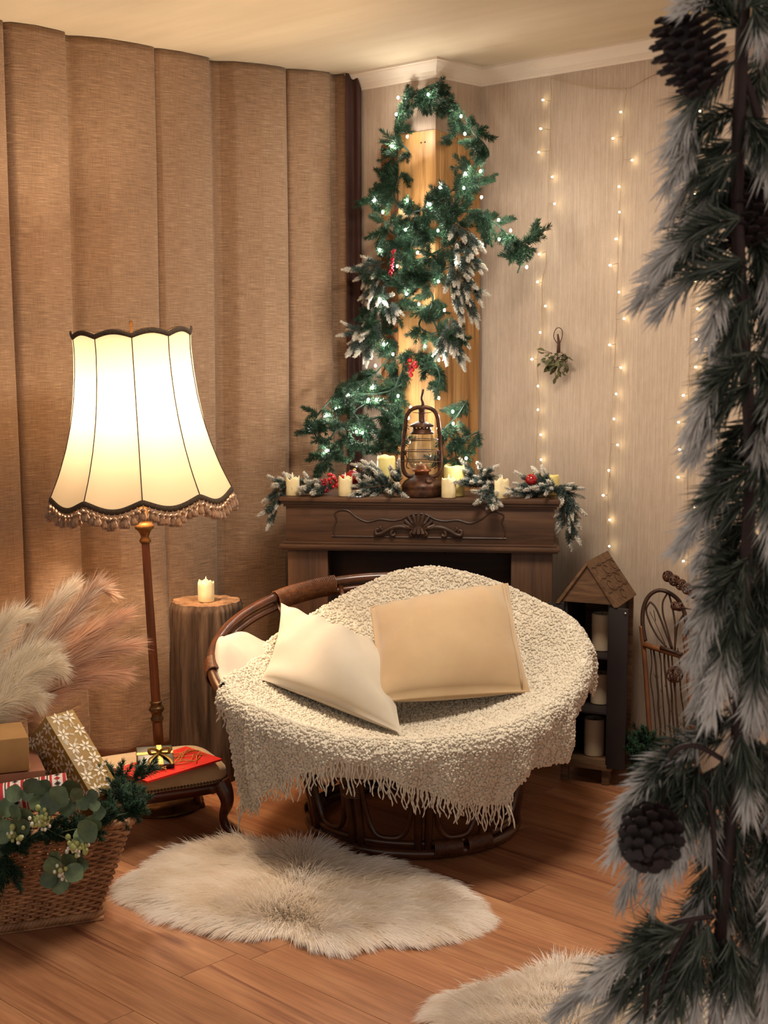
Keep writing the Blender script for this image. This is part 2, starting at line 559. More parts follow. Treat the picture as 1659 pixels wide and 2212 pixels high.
# ------------------------------------------------------------------ mantelpiece
M_OAK = wood('dark_stained_oak', [(0.3, S(54, 35, 24)), (0.5, S(86, 58, 39)), (0.7, S(106, 74, 51))], (1.2, 14, 14), rough=0.5, rand=0.06, fine=(5, 120, 120))
M_OAKV = wood('dark_stained_oak_upright', [(0.3, S(54, 35, 24)), (0.5, S(84, 57, 39)), (0.7, S(104, 73, 50))], (14, 14, 1.2), rough=0.5, rand=0.06, fine=(120, 120, 5))
M_BBOARD = wood('black_brown_board', [(0.3, S(30, 18, 14)), (0.6, S(50, 32, 25)), (0.8, S(60, 40, 30))], (1.0, 10, 10), rough=0.7)  # very dark brown wood grain for the back and lintel boards
M_CARVE = mat('carved_dark_wood', S(52, 33, 24), S(72, 48, 34), rough=0.5, scale=(30, 30, 30))
MX, MY, MR = 0.125, 4.955, math.radians(-6.0)
mp_ = thing('mantelpiece', 'dark oak fireplace surround with carved shell standing behind the round chair', 'mantelpiece', (MX, MY, 0), MR)
def mpart(name, *b, m=M_OAK, bev=0.004, par=None):
    return obj(name, *box(*b, bev), m, par or mp_, flat_angle=35)
MT = 0.955
mpart('mantel_shelf', -.505, .505, -.025, .26, MT - .016, MT, bev=.005)
mb = MB().add(*box(-.500, .500, -.018, .25, MT - .026, MT - .016, .003)).add(*box(-.492, .492, -.010, .25, MT - .036, MT - .026, .003))
mb.build('shelf_moulding', M_OAK, mp_)
fr = mpart('frieze', -.484, .484, 0, .24, .79, MT - .036, bev=.003)
mb = MB().add(*box(-.505, .505, -.028, .25, .768, .784, .006)).add(*box(-.494, .494, -.014, .25, .784, .792, .003)).add(*box(-.498, .498, -.02, .25, .762, .768, .002))
mb.build('lower_moulding', M_OAK, mp_)
for s in (-1, 1):
    x0, x1 = (-.480, -.332) if s < 0 else (.332, .480)
    mpart('pilaster', x0, x1, .008, .23, .06, .764, m=M_OAKV)
    mpart('plinth', x0 - .012, x1 + .012, -.006, .235, 0, .06, m=M_OAK)
mpart('back_board', -.34, .34, .10, .115, 0, .768, m=M_BBOARD, bev=0)
mpart('lintel_board', -.335, .335, .085, .10, .56, .764, m=M_BBOARD, bev=.002)
for x in (-.11, .09, .285):
    mb = MB().add(*tube([(x, .083, .764), (x, .08, .75), (x, .07, .743)], .0022, 6))
    mb.build('hook', mat('hook_iron', S(30, 24, 22), rough=0.5, metal=0.5) if x < -.1 else bpy.data.materials['hook_iron'], mp_)
# engraved cartouche on the frieze
yF = -0.001
cz = .865
pts = [(-.262, .812), (-.302, .815), (-.308, .845), (-.298, .87), (-.304, .895), (-.285, .907), (-.255, .905), (-.225, .882), (-.185, .866), (-.14, .876), (-.095, .872), (-.06, .878), (-.03, .893), (0.0, .898)]
full = pts + [(-a, z) for a, z in pts[::-1][1:]]
P = crom([(a, yF, z) for a, z in full], 5, closed=True)
mb = MB().add(*tube(P, .0036, 6, closed=True))
mb.build('cartouche_bead', M_CARVE, mp_)
# shell ornament with scroll arms
mb = MB()
for i in range(9):
    a = math.radians(20 + i * 17.5)
    L = .052 + .006 * math.sin(i * math.pi / 8)
    p0 = np.array([0 + .012 * math.cos(a), -.006, .838 + .006 * math.sin(a)]); p1 = p0 + L * np.array([math.cos(a) * .95, -.03, math.sin(a)])
    mb.add(*tube([p0, (p0 * .5 + p1 * .5) + (0, -.008, 0), p1], [.003, .0075, .0055], 8))
mb.add(*ball((0, -.004, .850), .034, 2, (1.0, .3, .8)))
for x in (-.016, 0, .016):
    mb.add(*tube([(x * .6, -.01, .845), (x, -.014, .828), (x * 1.2, -.006, .815)], [.006, .008, .004], 8))
mb.build('shell_carving', M_CARVE, mp_)
for s in (-1, 1):
    mb = MB()
    arm = [(s * .03, -.008, .842), (s * .06, -.012, .852), (s * .09, -.012, .849), (s * .115, -.012, .838), (s * .135, -.012, .826), (s * .152, -.012, .824), (s * .155, -.010, .838), (s * .144, -.010, .842)]
    mb.add(*tube(crom(arm, 5), [.006, .0085, .009, .008, .0075, .007, .0055, .003], 8))
    mb.add(*tube(crom([(s * .085, -.01, .846), (s * .098, -.012, .832), (s * .096, -.012, .82), (s * .086, -.011, .822), (s * .088, -.01, .829)], 4), [.005, .006, .006, .005, .003], 8))
    mb.add(*tube(crom([(s * .125, -.01, .834), (s * .138, -.012, .846), (s * .132, -.01, .852)], 4), [.004, .005, .002], 8))
    mb.add(*tube(crom([(s * .022, -.008, .84), (s * .03, -.012, .826), (s * .024, -.010, .817)], 4), [.004, .005, .003], 8))
    mb.build('scroll_carving', M_CARVE, mp_)

def onmantel(x, y, z=0.0):
    c, s = math.cos(MR), math.sin(MR)
    return np.array([MX + c * x - s * y, MY + s * x + c * y, MT + z])
def mantel_u(u, y):
    """local x on the shelf that shows at column u"""
    lo, hi = -.7, .7
    for _ in range(40):
        m_ = (lo + hi) / 2
        if project(onmantel(m_, y))[0] < u: lo = m_
        else: hi = m_
    return (lo + hi) / 2
def mu(u, y, z=0.0): return onmantel(mantel_u(u, y), y, z)

# ------------------------------------------------------------------ pillar boards
M_PINE = wood('honey_pine', [(0.28, S(112, 72, 38)), (0.45, S(164, 118, 68)), (0.6, S(182, 138, 86)), (0.75, S(194, 154, 102))], (13, 13, 1.0), rough=0.5, rand=0.10, dist=1.8, fine=(110, 110, 4))
M_PINED = wood('brown_pine', [(0.3, S(88, 52, 26)), (0.5, S(124, 78, 42)), (0.75, S(142, 96, 54))], (13, 13, 1.0), rough=0.55, dist=1.5, fine=(110, 110, 4))
M_NAIL = mat('nail_head', S(40, 30, 26), rough=0.5, metal=0.6)
pb = thing('timber_cladding', 'honey-coloured pine boards nailed around the papered corner pillar', 'boards', room_pt(PILA, PILD, 0))
def board(a0, a1, d0, d1, z1, m, z0=0.0):
    V, Fc = prism([(a0, d0), (a1, d0), (a1, d1), (a0, d1)], z0, z1, lambda a, d, t: room_pt(a, d, t))
    o = obj('board', V, Fc, m, pb, world=True, smooth=False)
    md = o.modifiers.new('edge', 'BEVEL'); md.width = .003; md.segments = 2
    return o
b1 = board(PILA - .022, PILA + .168, PILD - .024, PILD - .002, 2.292, M_PINE)      # front, wide
b2 = board(PILA + .172, PILA + .262, PILD - .020, PILD - .002, 2.262, M_PINED)     # front, narrow
b3 = board(PILA - .024, PILA - .002, PILD + .000, PILD + .098, 2.285, M_PINE)      # side
b4 = board(PILA - .024, PILA - .002, PILD + .101, PILD + .236, 2.285, M_PINE)
for (a, d, z, br) in ((PILA + .03, PILD - .025, 2.25, b1), (PILA + .05, PILD - .025, 2.25, b1), (PILA - .025, PILD + .05, 2.245, b3), (PILA - .025, PILD + .19, 2.24, b4)):
    obj('nail', *ball(room_pt(a, d, z), .0035, 1), M_NAIL, br, world=True)

# ------------------------------------------------------------------ floor lamp
M_BRASS = mat('aged_brass', S(128, 92, 52), S(92, 62, 36), rough=0.38, scale=(25, 25, 25), metal=0.75)
M_BRASSD = mat('dark_brass', S(76, 52, 30), S(110, 80, 46), rough=0.4, scale=(30, 30, 30), metal=0.7)
M_POLE = mat('brown_pole', S(104, 58, 30), S(84, 46, 24), rough=0.35, scale=(20, 20, 3), metal=0.25, spec=0.5)
M_BRAID = mat('dark_braid', S(74, 56, 38), S(52, 38, 26), rough=0.85, scale=(150, 150, 150), bmp=0.5, bscale=(300, 300, 300))
M_TASSEL = mat('bronze_tassel', S(160, 114, 74), S(104, 68, 42), rough=0.5, scale=(400, 400, 60), rand=0.25, sheen=0.4, bmp=0.4, bscale=(600, 600, 40), bdist=0.002)
def shade_mat():
    m, nt, b = newmat('cream_silk')
    col = S(196, 172, 136)
    b.inputs['Base Color'].default_value = col; b.inputs['Roughness'].default_value = 0.8
    t = add(nt, 'ShaderNodeBsdfTranslucent'); t.inputs['Color'].default_value = S(255, 240, 210)
    mx = add(nt, 'ShaderNodeMixShader'); mx.inputs[0].default_value = 0.105
    link(nt, b.outputs[0], mx.inputs[1]); link(nt, t.outputs[0], mx.inputs[2])
    link(nt, mx.outputs[0], nt.nodes['Material Output'].inputs['Surface'])
    return m
M_SHADE = shade_mat()
LB = np.array([-.726, 4.41, 0.0])
lamp = thing('floor_lamp', 'lit brass floor lamp with cream bell shade and tasselled fringe beside the tree stump', 'lamp', LB)
lamp.rotation_euler = (math.radians(1.5), math.radians(-2.3), 0)
obj('lamp_base', *lathe([(.0, .0), (.132, .0), (.135, .006), (.132, .014), (.122, .018), (.118, .026), (.10, .034), (.06, .042), (.03, .052), (.016, .07), (.014, .09), (0, .09)], 48), M_BRASSD, lamp)
obj('pole', *lathe([(.0165, .08), (.0165, .30), (.0155, .31), (.0125, .93), (.0115, .97)], 20), M_POLE, lamp)
obj('lower_collar', *lathe([(.0165, .285), (.02, .29), (.021, .296), (.0165, .303), (.016, .312), (.021, .318), (.0255, .326), (.022, .334), (.0165, .339), (.018, .345), (.0205, .349), (.0165, .354)], 24), M_BRASSD, lamp)
obj('upper_collar', *lathe([(.0125, .872), (.0185, .877), (.019, .884), (.0125, .892), (.015, .902), (.021, .914), (.030, .922), (.031, .930), (.024, .938), (.0165, .945), (.019, .952), (.0185, .958), (.0125, .962), (.013, 1.05), (.009, 1.06), (.009, 1.24)], 24), M_BRASS, lamp)
NP = 10; A0 = math.radians(-90 - 26.0)
def shade_r(t):      # t 0 bottom .. 1 top
    return np.interp(t, [0, .06, .15, .3, .45, .6, .75, .9, 1.0], [.292, .278, .258, .232, .212, .198, .189, .184, .186])
ZB, ZT = 1.035, 1.545
def shade_pt(th, t):
    w = abs(math.sin((th - A0) * NP / 2))            # 0 at seams, 1 mid panel
    r = shade_r(t) * (1 - .028 * w * (0.4 + .6 * (1 - t)) + .0)
    z0 = ZB + .012 - .026 * w ** 1.2; z1 = ZT - .012 + .013 * w
    if t >= .5: pass
    return np.array([r * math.cos(th), r * math.sin(th), z0 + (z1 - z0) * t])
NT = 24; NW = 10
for i in range(NP):
    V = [shade_pt(A0 + (i + j / NW) * 2 * math.pi / NP, t) for t in np.linspace(0, 1, NT) for j in range(NW + 1)]
    o = obj('shade_panel', V, grid_faces(NT, NW + 1), M_SHADE, lamp)
    obj('seam', *tube([shade_pt(A0 + i * 2 * math.pi / NP, t) * np.array([1.004, 1.004, 1]) for t in np.linspace(0, 1, 18)], .0017, 5), M_BRAID, lamp)
ths = np.linspace(0, 2 * math.pi, 241)[:-1]
for nm, t, w, dz in (('top_braid', 1.0, .0075, 0), ('bottom_braid', 0.0, .009, -.006)):
    V = []
    for th in ths:
        p = shade_pt(th, t); rad = np.array([math.cos(th), math.sin(th), 0])
        for (dr, z) in ((.0035, -w), (.0055, 0), (.0035, w), (-.0015, w), (-.0015, -w)):
            V.append(p + rad * dr + np.array([0, 0, z + dz]))
    V = np.array(V); n = len(ths)
    Fc = [[i * 5 + j, ((i + 1) % n) * 5 + j, ((i + 1) % n) * 5 + (j + 1) % 5, i * 5 + (j + 1) % 5] for i in range(n) for j in range(5)]
    obj(nm, V, Fc, M_BRAID, lamp)
mb = MB().add(*lathe([(.007, 0), (.006, .01), (.0035, .012), (.0045, .03), (.006, .042), (.006, .05), (0, .052)], 14, (0, 0, ZT - .02)))
mb.build('finial', M_BRASSD, lamp)
mb = MB()
for i in range(NP):
    th = A0 + i * 2 * math.pi / NP; p = shade_pt(th, 1.0)
    if i % 2 == 0: mb.add(*tube([p * np.array([.98, .98, 1]), (p[0] * .4, p[1] * .4, p[2] - .012), (0, 0, ZT - .02)], .0022, 6))
mb.build('shade_spider', M_BRASSD, lamp)
# tassels
mb = MB()
mb.add(*lathe([(.0012, 0), (.0012, -.010), (.004, -.012), (.0058, -.016), (.0045, -.020), (.0035, -.022), (.007, -.030), (.0085, -.042), (.0075, -.05), (0, -.05)], 9))
tv = np.vstack(mb.V)
tas_me = make_mesh('tassel', tv, mb.F, M_TASSEL)
NTS = 104
gt = np.random.default_rng(3)
for i in range(NTS):
    th = 2 * math.pi * i / NTS; p = shade_pt(th, 0.0)
    o = bpy.data.objects.new('tassel', tas_me); C.objects.link(o); o.parent = lamp
    o.location = (p[0] * 1.012, p[1] * 1.012, p[2] - .012); o.rotation_euler = (gt.uniform(-.15, .15), gt.uniform(-.15, .15), gt.uniform(0, 6))
    k_ = gt.uniform(.85, 1.1); o.scale = (k_ * 1.55, k_ * 1.55, k_ * .92)
bl = bpy.data.lights.new('lamp_bulb_light', 'POINT'); bl.energy = 40.0; bl.color = (1.0, .78, .54); bl.shadow_soft_size = .045
bo = bpy.data.objects.new('lamp_bulb_light', bl); C.objects.link(bo); bo.parent = lamp; bo.location = (0, 0, 1.30)
mb = MB().add(*lathe([(0, 1.235), (.014, 1.235), (.014, 1.262), (0, 1.262)], 14))
mb.build('bulb_socket', M_BRASSD, lamp)

# ------------------------------------------------------------------ tree stump and its candle
M_BARK = wood('weathered_bark', [(0.3, S(42, 32, 26)), (0.48, S(76, 59, 47)), (0.62, S(98, 79, 64)), (0.8, S(120, 100, 83))], (26, 26, 2.2), rough=0.9, bmp=0.6, dist=1.0, fine=(90, 90, 7), spec=0.1)
M_CUT = mat('cut_log_top', S(150, 112, 78), S(96, 66, 44), rough=0.9, scale=(18, 18, 18), bmp=0.4, bscale=(60, 60, 60))
SX, SY, SH = at(446, 1308, 4.76)[0], 4.76, .617
st = thing('tree_stump', 'tall weathered log section standing upright beside the round chair', 'log', (SX, SY, 0))
n, k = 70, 120
w1, w2 = wob(3, 3.0), wob(8, 14.0)
V = []
for i in range(n):
    z = SH * i / (n - 1)
    for j in range(k):
        a = 2 * math.pi * j / k; p = np.array([math.cos(a), math.sin(a), z * .6])
        r = .124 + .012 * (1 - z / SH) + .006 * w1(p * 1.2)
        r += .0035 * w2(np.array([p[0] * 1.6, p[1] * 1.6, z * .5])) - .006 * max(0, math.sin(a * 17 + 2.5 * math.sin(z * 7))) ** 8
        if i >= n - 3: r -= .004 * (i - n + 3)
        V.append((r * math.cos(a), r * math.sin(a), z))
V = np.array(V)
obj('bark', V, grid_faces(n, k, True), M_BARK, st)
top = V[-k:]; rings = []
for q, f in enumerate(np.linspace(1, 0.02, 14)):
    rr = top * np.array([f, f, 1]); rr[:, 2] += .002 * np.sin(q * 2.1) + .001 * np.sin(np.arange(k) * .7 + q)
    rings.append(rr)
Fr = [f for f in grid_faces(14, k, True).tolist()] + [list(range(13 * k, 14 * k))]
obj('cut_top', np.vstack(rings), Fr, M_CUT, st)

M_WAX = mat('ivory_wax', S(236, 220, 176), S(228, 208, 160), rough=0.45, scale=(20, 20, 20), spec=0.4, sss=0.25)
M_WAXY = mat('yellow_wax', S(226, 206, 130), S(216, 194, 116), rough=0.45, scale=(20, 20, 20), spec=0.4, sss=0.25)
M_WAXG = mat('beige_pillar_wax', S(214, 190, 160), rough=0.5, spec=0.3, sss=0.2)
M_WICK = mat('plastic_flame', S(244, 232, 200), rough=0.3, sss=0.3)
def led_candle(p, r, h, label, group, seed, m=None, tip=True):
    c_ = thing('led_candle', label, 'candle', p, 0, group)
    gg = np.random.default_rng(seed); k = 40; prof = []
    ph = gg.uniform(0, 6.28, 4)
    ra = 1.0 if tip else .25
    rim = np.array([h * (1 + ra * .06 * math.sin(2 * math.pi * j / k * 2 + ph[0]) + ra * .06 * math.sin(2 * math.pi * j / k * 5 + ph[1])) for j in range(k)])
    drip = np.array([1 + .05 * max(0, math.sin(2 * math.pi * j / k * 4 + ph[2])) ** 3 for j in range(k)])
    V = []; rows = [(0.0, .96), (.03, 1.0), (.4, 1.0), (.75, 1.01), (.93, 1.0), (1.0, .95), (.99, .86), (.9, .80), (.86, .4), (.85, .01)]
    for (t, f) in rows:
        for j in range(k):
            a = 2 * math.pi * j / k
            zz = t * rim[j] if t < .9 or f > .9 else min(t * rim[j], .93 * rim[j])
            if f < .85: zz = h * .86
            V.append((r * f * (drip[j] if f > .9 else 1) * math.cos(a), r * f * (drip[j] if f > .9 else 1) * math.sin(a), zz))
    Fc = [list(range(k))[::-1]] + grid_faces(len(rows), k, True).tolist()
    obj('wax_body', V, Fc, m or M_WAX, c_)
    if tip:
        fl_ = lathe([(.0, 0), (.0035, .002), (.0045, .009), (.003, .018), (.0008, .027), (0, .028)], 10, (0, 0, h * .86))
        obj('flame_tip', *fl_, M_WICK, c_)
    return c_
led_candle((SX + .002, SY - .02, SH + .001), .027, .070, 'small ivory LED candle on top of the tree stump', 'small LED candles', 1)

# ------------------------------------------------------------------ round rattan chair
M_RATTAN = mat('dark_rattan', S(84, 44, 22), S(52, 26, 14), rough=0.28, scale=(14, 14, 14), spec=0.5, coat=0.3, rand=0.08)
M_CANE = mat('cane_binding', S(104, 62, 34), S(66, 36, 20), rough=0.45, scale=(40, 40, 200), rand=0.1)
BX, BY = .092, 4.25
RC = np.array([.040, 4.25, .545]); RR = .575; TILT = math.radians(15)
E1 = np.array([1.0, 0, 0]); E2 = np.array([0, math.cos(TILT), math.sin(TILT)]); E3 = np.array([0, -math.sin(TILT), math.cos(TILT)])
ch = thing('papasan_chair', 'dark rattan bowl chair with looped drum base under a cream throw', 'chair', (BX, BY, 0))
def circ(r, z, n=72): return np.array([(BX + r * math.cos(a), BY + r * math.sin(a), z) for a in np.linspace(0, 2 * math.pi, n + 1)[:-1]])
obj('base_ring', *tube(circ(.325, .017), .0165, 10, True), M_RATTAN, ch, world=True)
obj('base_ring', *tube(circ(.318, .046), .0105, 8, True), M_RATTAN, ch, world=True)
obj('top_ring', *tube(circ(.395, .335), .0155, 10, True), M_RATTAN, ch, world=True)
def base_r(z): return .322 + (.392 - .322) * (z / .335) ** 1.5
NPOST = 10; ph0 = math.radians(-90 + 4)
def bp(a, z, dr=0.0): return np.array([BX + (base_r(z) + dr) * math.cos(a), BY + (base_r(z) + dr) * math.sin(a), z])
for i in range(NPOST):
    a = ph0 + i * 2 * math.pi / NPOST
    for s in (-1, 1):
        da = s * .046
        obj('post', *tube([bp(a + da, z) for z in np.linspace(.02, .335, 8)], .0125, 8), M_RATTAN, ch, world=True)
    mb = MB()
    for q in range(6): mb.add(*tube(np.array([bp(a, .185 + q * .006) + .028 * (math.cos(w) * np.array([-math.sin(a), math.cos(a), 0]) + .62 * math.sin(w) * np.array([math.cos(a), math.sin(a), 0])) for w in np.linspace(0, 6.283, 15)[:-1]]), .0032, 5, True))
    mb.build('binding', M_CANE, ch, world=True)
    # U-shaped loop between two posts
    a1 = a + 2 * math.pi / NPOST / 2; hw = 2 * math.pi / NPOST / 2 - .085
    pts = []
    for t in np.linspace(-1, 1, 25):
        zz = .062 + .26 * max(0, (abs(t) - .0)) ** 3.2
        pts.append(bp(a1 + hw * math.sin(t * math.pi / 2) ** 1 if abs(t) < 1 else a1 + hw * t, zz, -.004))
    obj('loop', *tube(pts, .0085, 8), M_RATTAN, ch, world=True)
for a in (math.radians(-62), math.radians(-80), math.radians(40), math.radians(160)):
    mb = MB()
    for q in range(16):
        aa = a + q * .016
        mb.add(*tube(np.array([bp(aa, .03 + .026 * math.sin(w), .023 * math.cos(w)) for w in np.linspace(0, 6.283, 13)[:-1]]), .0036, 5, True))
    mb.build('binding', M_CANE, ch, world=True)
def rimpt(th, rho=RR, h=0.0): return RC + rho * (math.cos(th) * E1 + math.sin(th) * E2) + h * E3
tt = np.linspace(0, 2 * math.pi, 97)[:-1]
obj('rim', *tube([rimpt(a) for a in tt], .0165, 10, True), M_RATTAN, ch, world=True)
obj('rim', *tube([rimpt(a, RR - .012, -.030) for a in tt], .0115, 8, True), M_RATTAN, ch, world=True)
def bowl_h(rho): return -.285 * (1 - (rho / RR) ** 2)
for rho in (.40, .22): obj('bowl_ring', *tube([rimpt(a, rho, bowl_h(rho) + .0) for a in tt], .010, 8, True), M_RATTAN, ch, world=True)
for i in range(14):
    a = math.radians(7) + i * 2 * math.pi / 14
    obj('rib', *tube([rimpt(a, r_, bowl_h(r_) - .012) for r_ in np.linspace(.16, RR, 12)], .0105, 8), M_RATTAN, ch, world=True)
for a0_ in (math.radians(128), math.radians(112), math.radians(186)):
    mb = MB()
    for q in range(26 if a0_ < 2.1 else 12):
        aa = a0_ + q * .0115
        c0 = rimpt(aa, RR - .004, -.011); rd = math.cos(aa) * E1 + math.sin(aa) * E2
        mb.add(*tube(np.array([c0 + .024 * math.cos(w) * rd + .034 * math.sin(w) * E3 for w in np.linspace(0, 6.283, 13)[:-1]]), .0036, 5, True))
    mb.build('binding', M_CANE, ch, world=True)

# ------------------------------------------------------------------ white bowl cushion
M_WHITEC = mat('white_cotton', S(196, 184, 167), S(186, 174, 157), rough=0.9, scale=(6, 6, 6), bmp=0.25, bscale=(18, 18, 18), bdist=0.006, sheen=0.2, spec=0.15)
def smooth_interp(th, xs, ys): return np.interp(np.degrees(th) % 360, xs, ys)
cu = None
wl = wob(21, 6.0); wl2 = wob(22, 14.0)
NT_ = 150
ths = np.linspace(0, 2 * math.pi, NT_ + 1)[:-1]
V = []; rows = 0
prof_out = [(f, 'in') for f in np.linspace(0.02, 1.0, 26)] + [(f, 'arc') for f in np.linspace(.15, 1, 7)] + [(f, 'un') for f in np.linspace(.92, .02, 14)]
for (f, kd) in prof_out:
    for th in ths:
        rm = smooth_interp(th, [0, 100, 112, 150, 160, 170, 185, 200, 210, 360], [.985, .985, .80, .80, .92, .985, .985, .99, .985, .985]) * RR - .02
        bulge = smooth_interp(th, [0, 155, 166, 178, 190, 200, 215, 360], [0, 0, .03, .05, .045, .02, 0, 0])
        if kd == 'in': rho = rm * f; h = -.190 * (1 - (rho / RR) ** 2.4) + .012 + bulge * f ** 3
        elif kd == 'arc':
            a_ = f * math.pi; rho = rm + .02 * math.sin(a_); h = -.190 * (1 - (rm / RR) ** 2.4) + .012 + bulge + .05 * (math.cos(a_) - 1)
        else:
            rho = rm * f; h = -.190 * (1 - (rm / RR) ** 2.4) - .09 + bulge * .4 - .11 * (1 - f ** 2)
        p = rimpt(th, rho, h); p = p + E3 * (.007 * wl(p * 1.5) + .011 * wl2(p * 1.6))
        V.append(p)
cu = thing('bowl_cushion', 'white cotton bowl cushion bulging past the rattan rim at left', 'cushion', (RC[0], RC[1], .3))
obj('cushion_body', np.array(V), grid_faces(len(prof_out), NT_, True), M_WHITEC, cu, world=True)

# ------------------------------------------------------------------ boucle throw
M_BOUCLE = mat('cream_boucle', S(220, 209, 190), S(206, 194, 174), rough=0.95, scale=(40, 40, 40), bmp=0.7, bscale=(150, 150, 150), bdist=0.004, sheen=0.3, spec=0.1)
edge_u = [486, 494, 500, 512, 560, 600, 650, 700, 735, 750, 760, 770, 782, 800, 850, 900, 950, 1000, 1050, 1104, 1112, 1125, 1160, 1200, 1240, 1252, 1264, 1276]
edge_v = [1500, 1600, 1735, 1752, 1715, 1690, 1672, 1660, 1644, 1605, 1568, 1568, 1612, 1656, 1688, 1706, 1724, 1738, 1746, 1748, 1738, 1700, 1666, 1656, 1646, 1580, 1520, 1480]
TH0 = math.radians(208.0)                      # left edge of the hanging front
thetas = np.concatenate([np.linspace(math.radians(-8), math.radians(104), 90), np.linspace(math.radians(106), math.radians(205), 66), np.linspace(TH0, math.radians(351), 190)])
rows_in, rows_arc, rows_dr = 44, 8, 34
RB = RR - .005
def h_in(rho, th):
    x = rho / RR
    base = -.185 * (1 - x ** 2.4) + .040
    back = max(0.0, math.sin(th))
    return base - .022 * back * x ** 2 + .036 * x ** 2 * math.exp(-((math.degrees(th) % 360 - 80) / 24.0) ** 2)
COLS = []; EDGE = []
for th in thetas:
    deg = math.degrees(th) % 360
    rmax = np.interp(deg, [76, 90, 104, 116, 130, 145, 160, 172, 185, 198, 206], [1.0, .97, .91, .86, .81, .78, .78, .78, .82, .93, 1.0]) * RB
    col = []
    for f in np.linspace(.015, 1, rows_in):
        rho = rmax * f
        p = rimpt(th, rho, h_in(rho, th))
        lump = .010 * wl(p * 1.3) + .004 * wl2(p * 1.2)
        p = p + E3 * max(lump, -.004 if f > .8 else -1) * (0.4 + 0.6 * f)
        col.append(p)
    p_r = col[-1]; n_ = np.array([math.cos(th), math.sin(th), 0])
    hanging = 206.5 <= deg <= 360
    back = deg < 104
    ar = (.030 if deg < 225 or deg > 315 else .042) if hanging else np.interp(deg, [70, 112], [.05, .014])
    for q in range(1, rows_arc + 1):
        a_ = q / rows_arc * math.pi / 2
        col.append(p_r + n_ * ar * math.sin(a_) - np.array([0, 0, ar * (1 - math.cos(a_))]))
    p_e = col[-1]
    if hanging or deg > 352:
        uu = project(p_e)[0]
        vv = np.interp(uu, edge_u, edge_v)
        zb = at(uu, vv, p_e[1])[2]
        L = max(.02, p_e[2] - zb)
    elif back: L = .10 + .03 * math.sin(th * 7)
    else: L = .010
    if deg < 104 and deg < 20: L = .12
    for q in range(1, rows_dr + 1):
        t = q / rows_dr
        fold = (.013 * math.sin(th * 19 + 1.0) + .009 * math.sin(th * 33 + 2.0) + .006 * math.sin(th * 7)) * min(1, t * 1.5) * min(1, L / .15)
        # gather in the middle of the front
        u_mid = math.exp(-((deg - 258.5) / 2.4) ** 2)
        fold += .060 * u_mid * (1 - .3 * t) * min(1, L / .1)
        inward = -.035 * t * t * min(1, L / .2)
        col.append(p_e + n_ * (fold + inward) - np.array([0, 0, L * t]))
    COLS.append(col)
    if hanging and project(col[-1])[0] < 1112: EDGE.append((th, np.array(col[-1]), n_))
G = np.array(COLS)                        # thetas x rows x 3
G = np.transpose(G, (1, 0, 2))
nr, nc = G.shape[:2]
V = G.reshape(-1, 3); Fq = grid_faces(nr, nc, True)
# no cloth between the cut columns: drop the quads that would bridge the left edge below the rim
jcut = int(np.argmax(thetas >= TH0)) - 1
keep = np.ones(len(Fq), bool)
ri, ci = Fq[:, 0] // nc, Fq[:, 0] % nc
keep &= ~((ci == jcut) & (ri >= rows_in - 1))
Fq = Fq[keep]
thr = thing('throw_blanket', 'cream boucle throw with knotted fringe draped over the round chair', 'blanket', (RC[0], RC[1] - .3, .1))
o = obj('cloth', V, Fq, M_BOUCLE, thr, world=True)
# loops of the boucle yarn
tri = np.vstack([Fq[:, [0, 1, 2]], Fq[:, [0, 2, 3]]])
A, B_, C_ = V[tri[:, 0]], V[tri[:, 1]], V[tri[:, 2]]
cr = np.cross(B_ - A, C_ - A); ar_ = np.linalg.norm(cr, axis=1) / 2
NB = 40000
gb = np.random.default_rng(9)
pick = gb.choice(len(tri), NB, p=ar_ / ar_.sum())
r1, r2 = np.sqrt(gb.random(NB)), gb.random(NB)
P = A[pick] * (1 - r1)[:, None] + B_[pick] * (r1 * (1 - r2))[:, None] + C_[pick] * (r1 * r2)[:, None]
nrm = cr[pick] / (2 * ar_[pick][:, None] + 1e-12)
tocam = np.array([0, 0, EYE]) - P
up_side = np.where((nrm * np.where(np.arange(NB)[:, None] >= 0, [0, -0.35, 1.0], 0)).sum(1) >= 0, 1.0, -1.0)
nrm = nrm * up_side[:, None]
# hanging parts: outside is away from the chair axis
out = P - np.array([RC[0], RC[1], 0]); out[:, 2] = 0
steep = np.abs(nrm[:, 2]) < .45
sg = np.where((nrm * out).sum(1) >= 0, 1.0, -1.0)
nrm[steep] *= sg[steep][:, None]
iv, if_ = ico(1)
iv = iv  # 12 or 42 verts
bm = bmesh.new(); bmesh.ops.create_icosphere(bm, subdivisions=1, radius=1.0); bm.free()
sizes = gb.uniform(.0028, .0058, NB)
asp = gb.uniform(.7, 1.3, (NB, 3))
VV = (iv[None] * asp[:, None, :]) * sizes[:, None, None] + (P + nrm * (sizes * .35)[:, None])[:, None, :]
FF = (if_[None] + (np.arange(NB) * len(iv))[:, None, None]).reshape(-1, 3)
o = obj('boucle_loops', VV.reshape(-1, 3), FF, M_BOUCLE, thr, world=True)
o['kind'] = 'stuff'
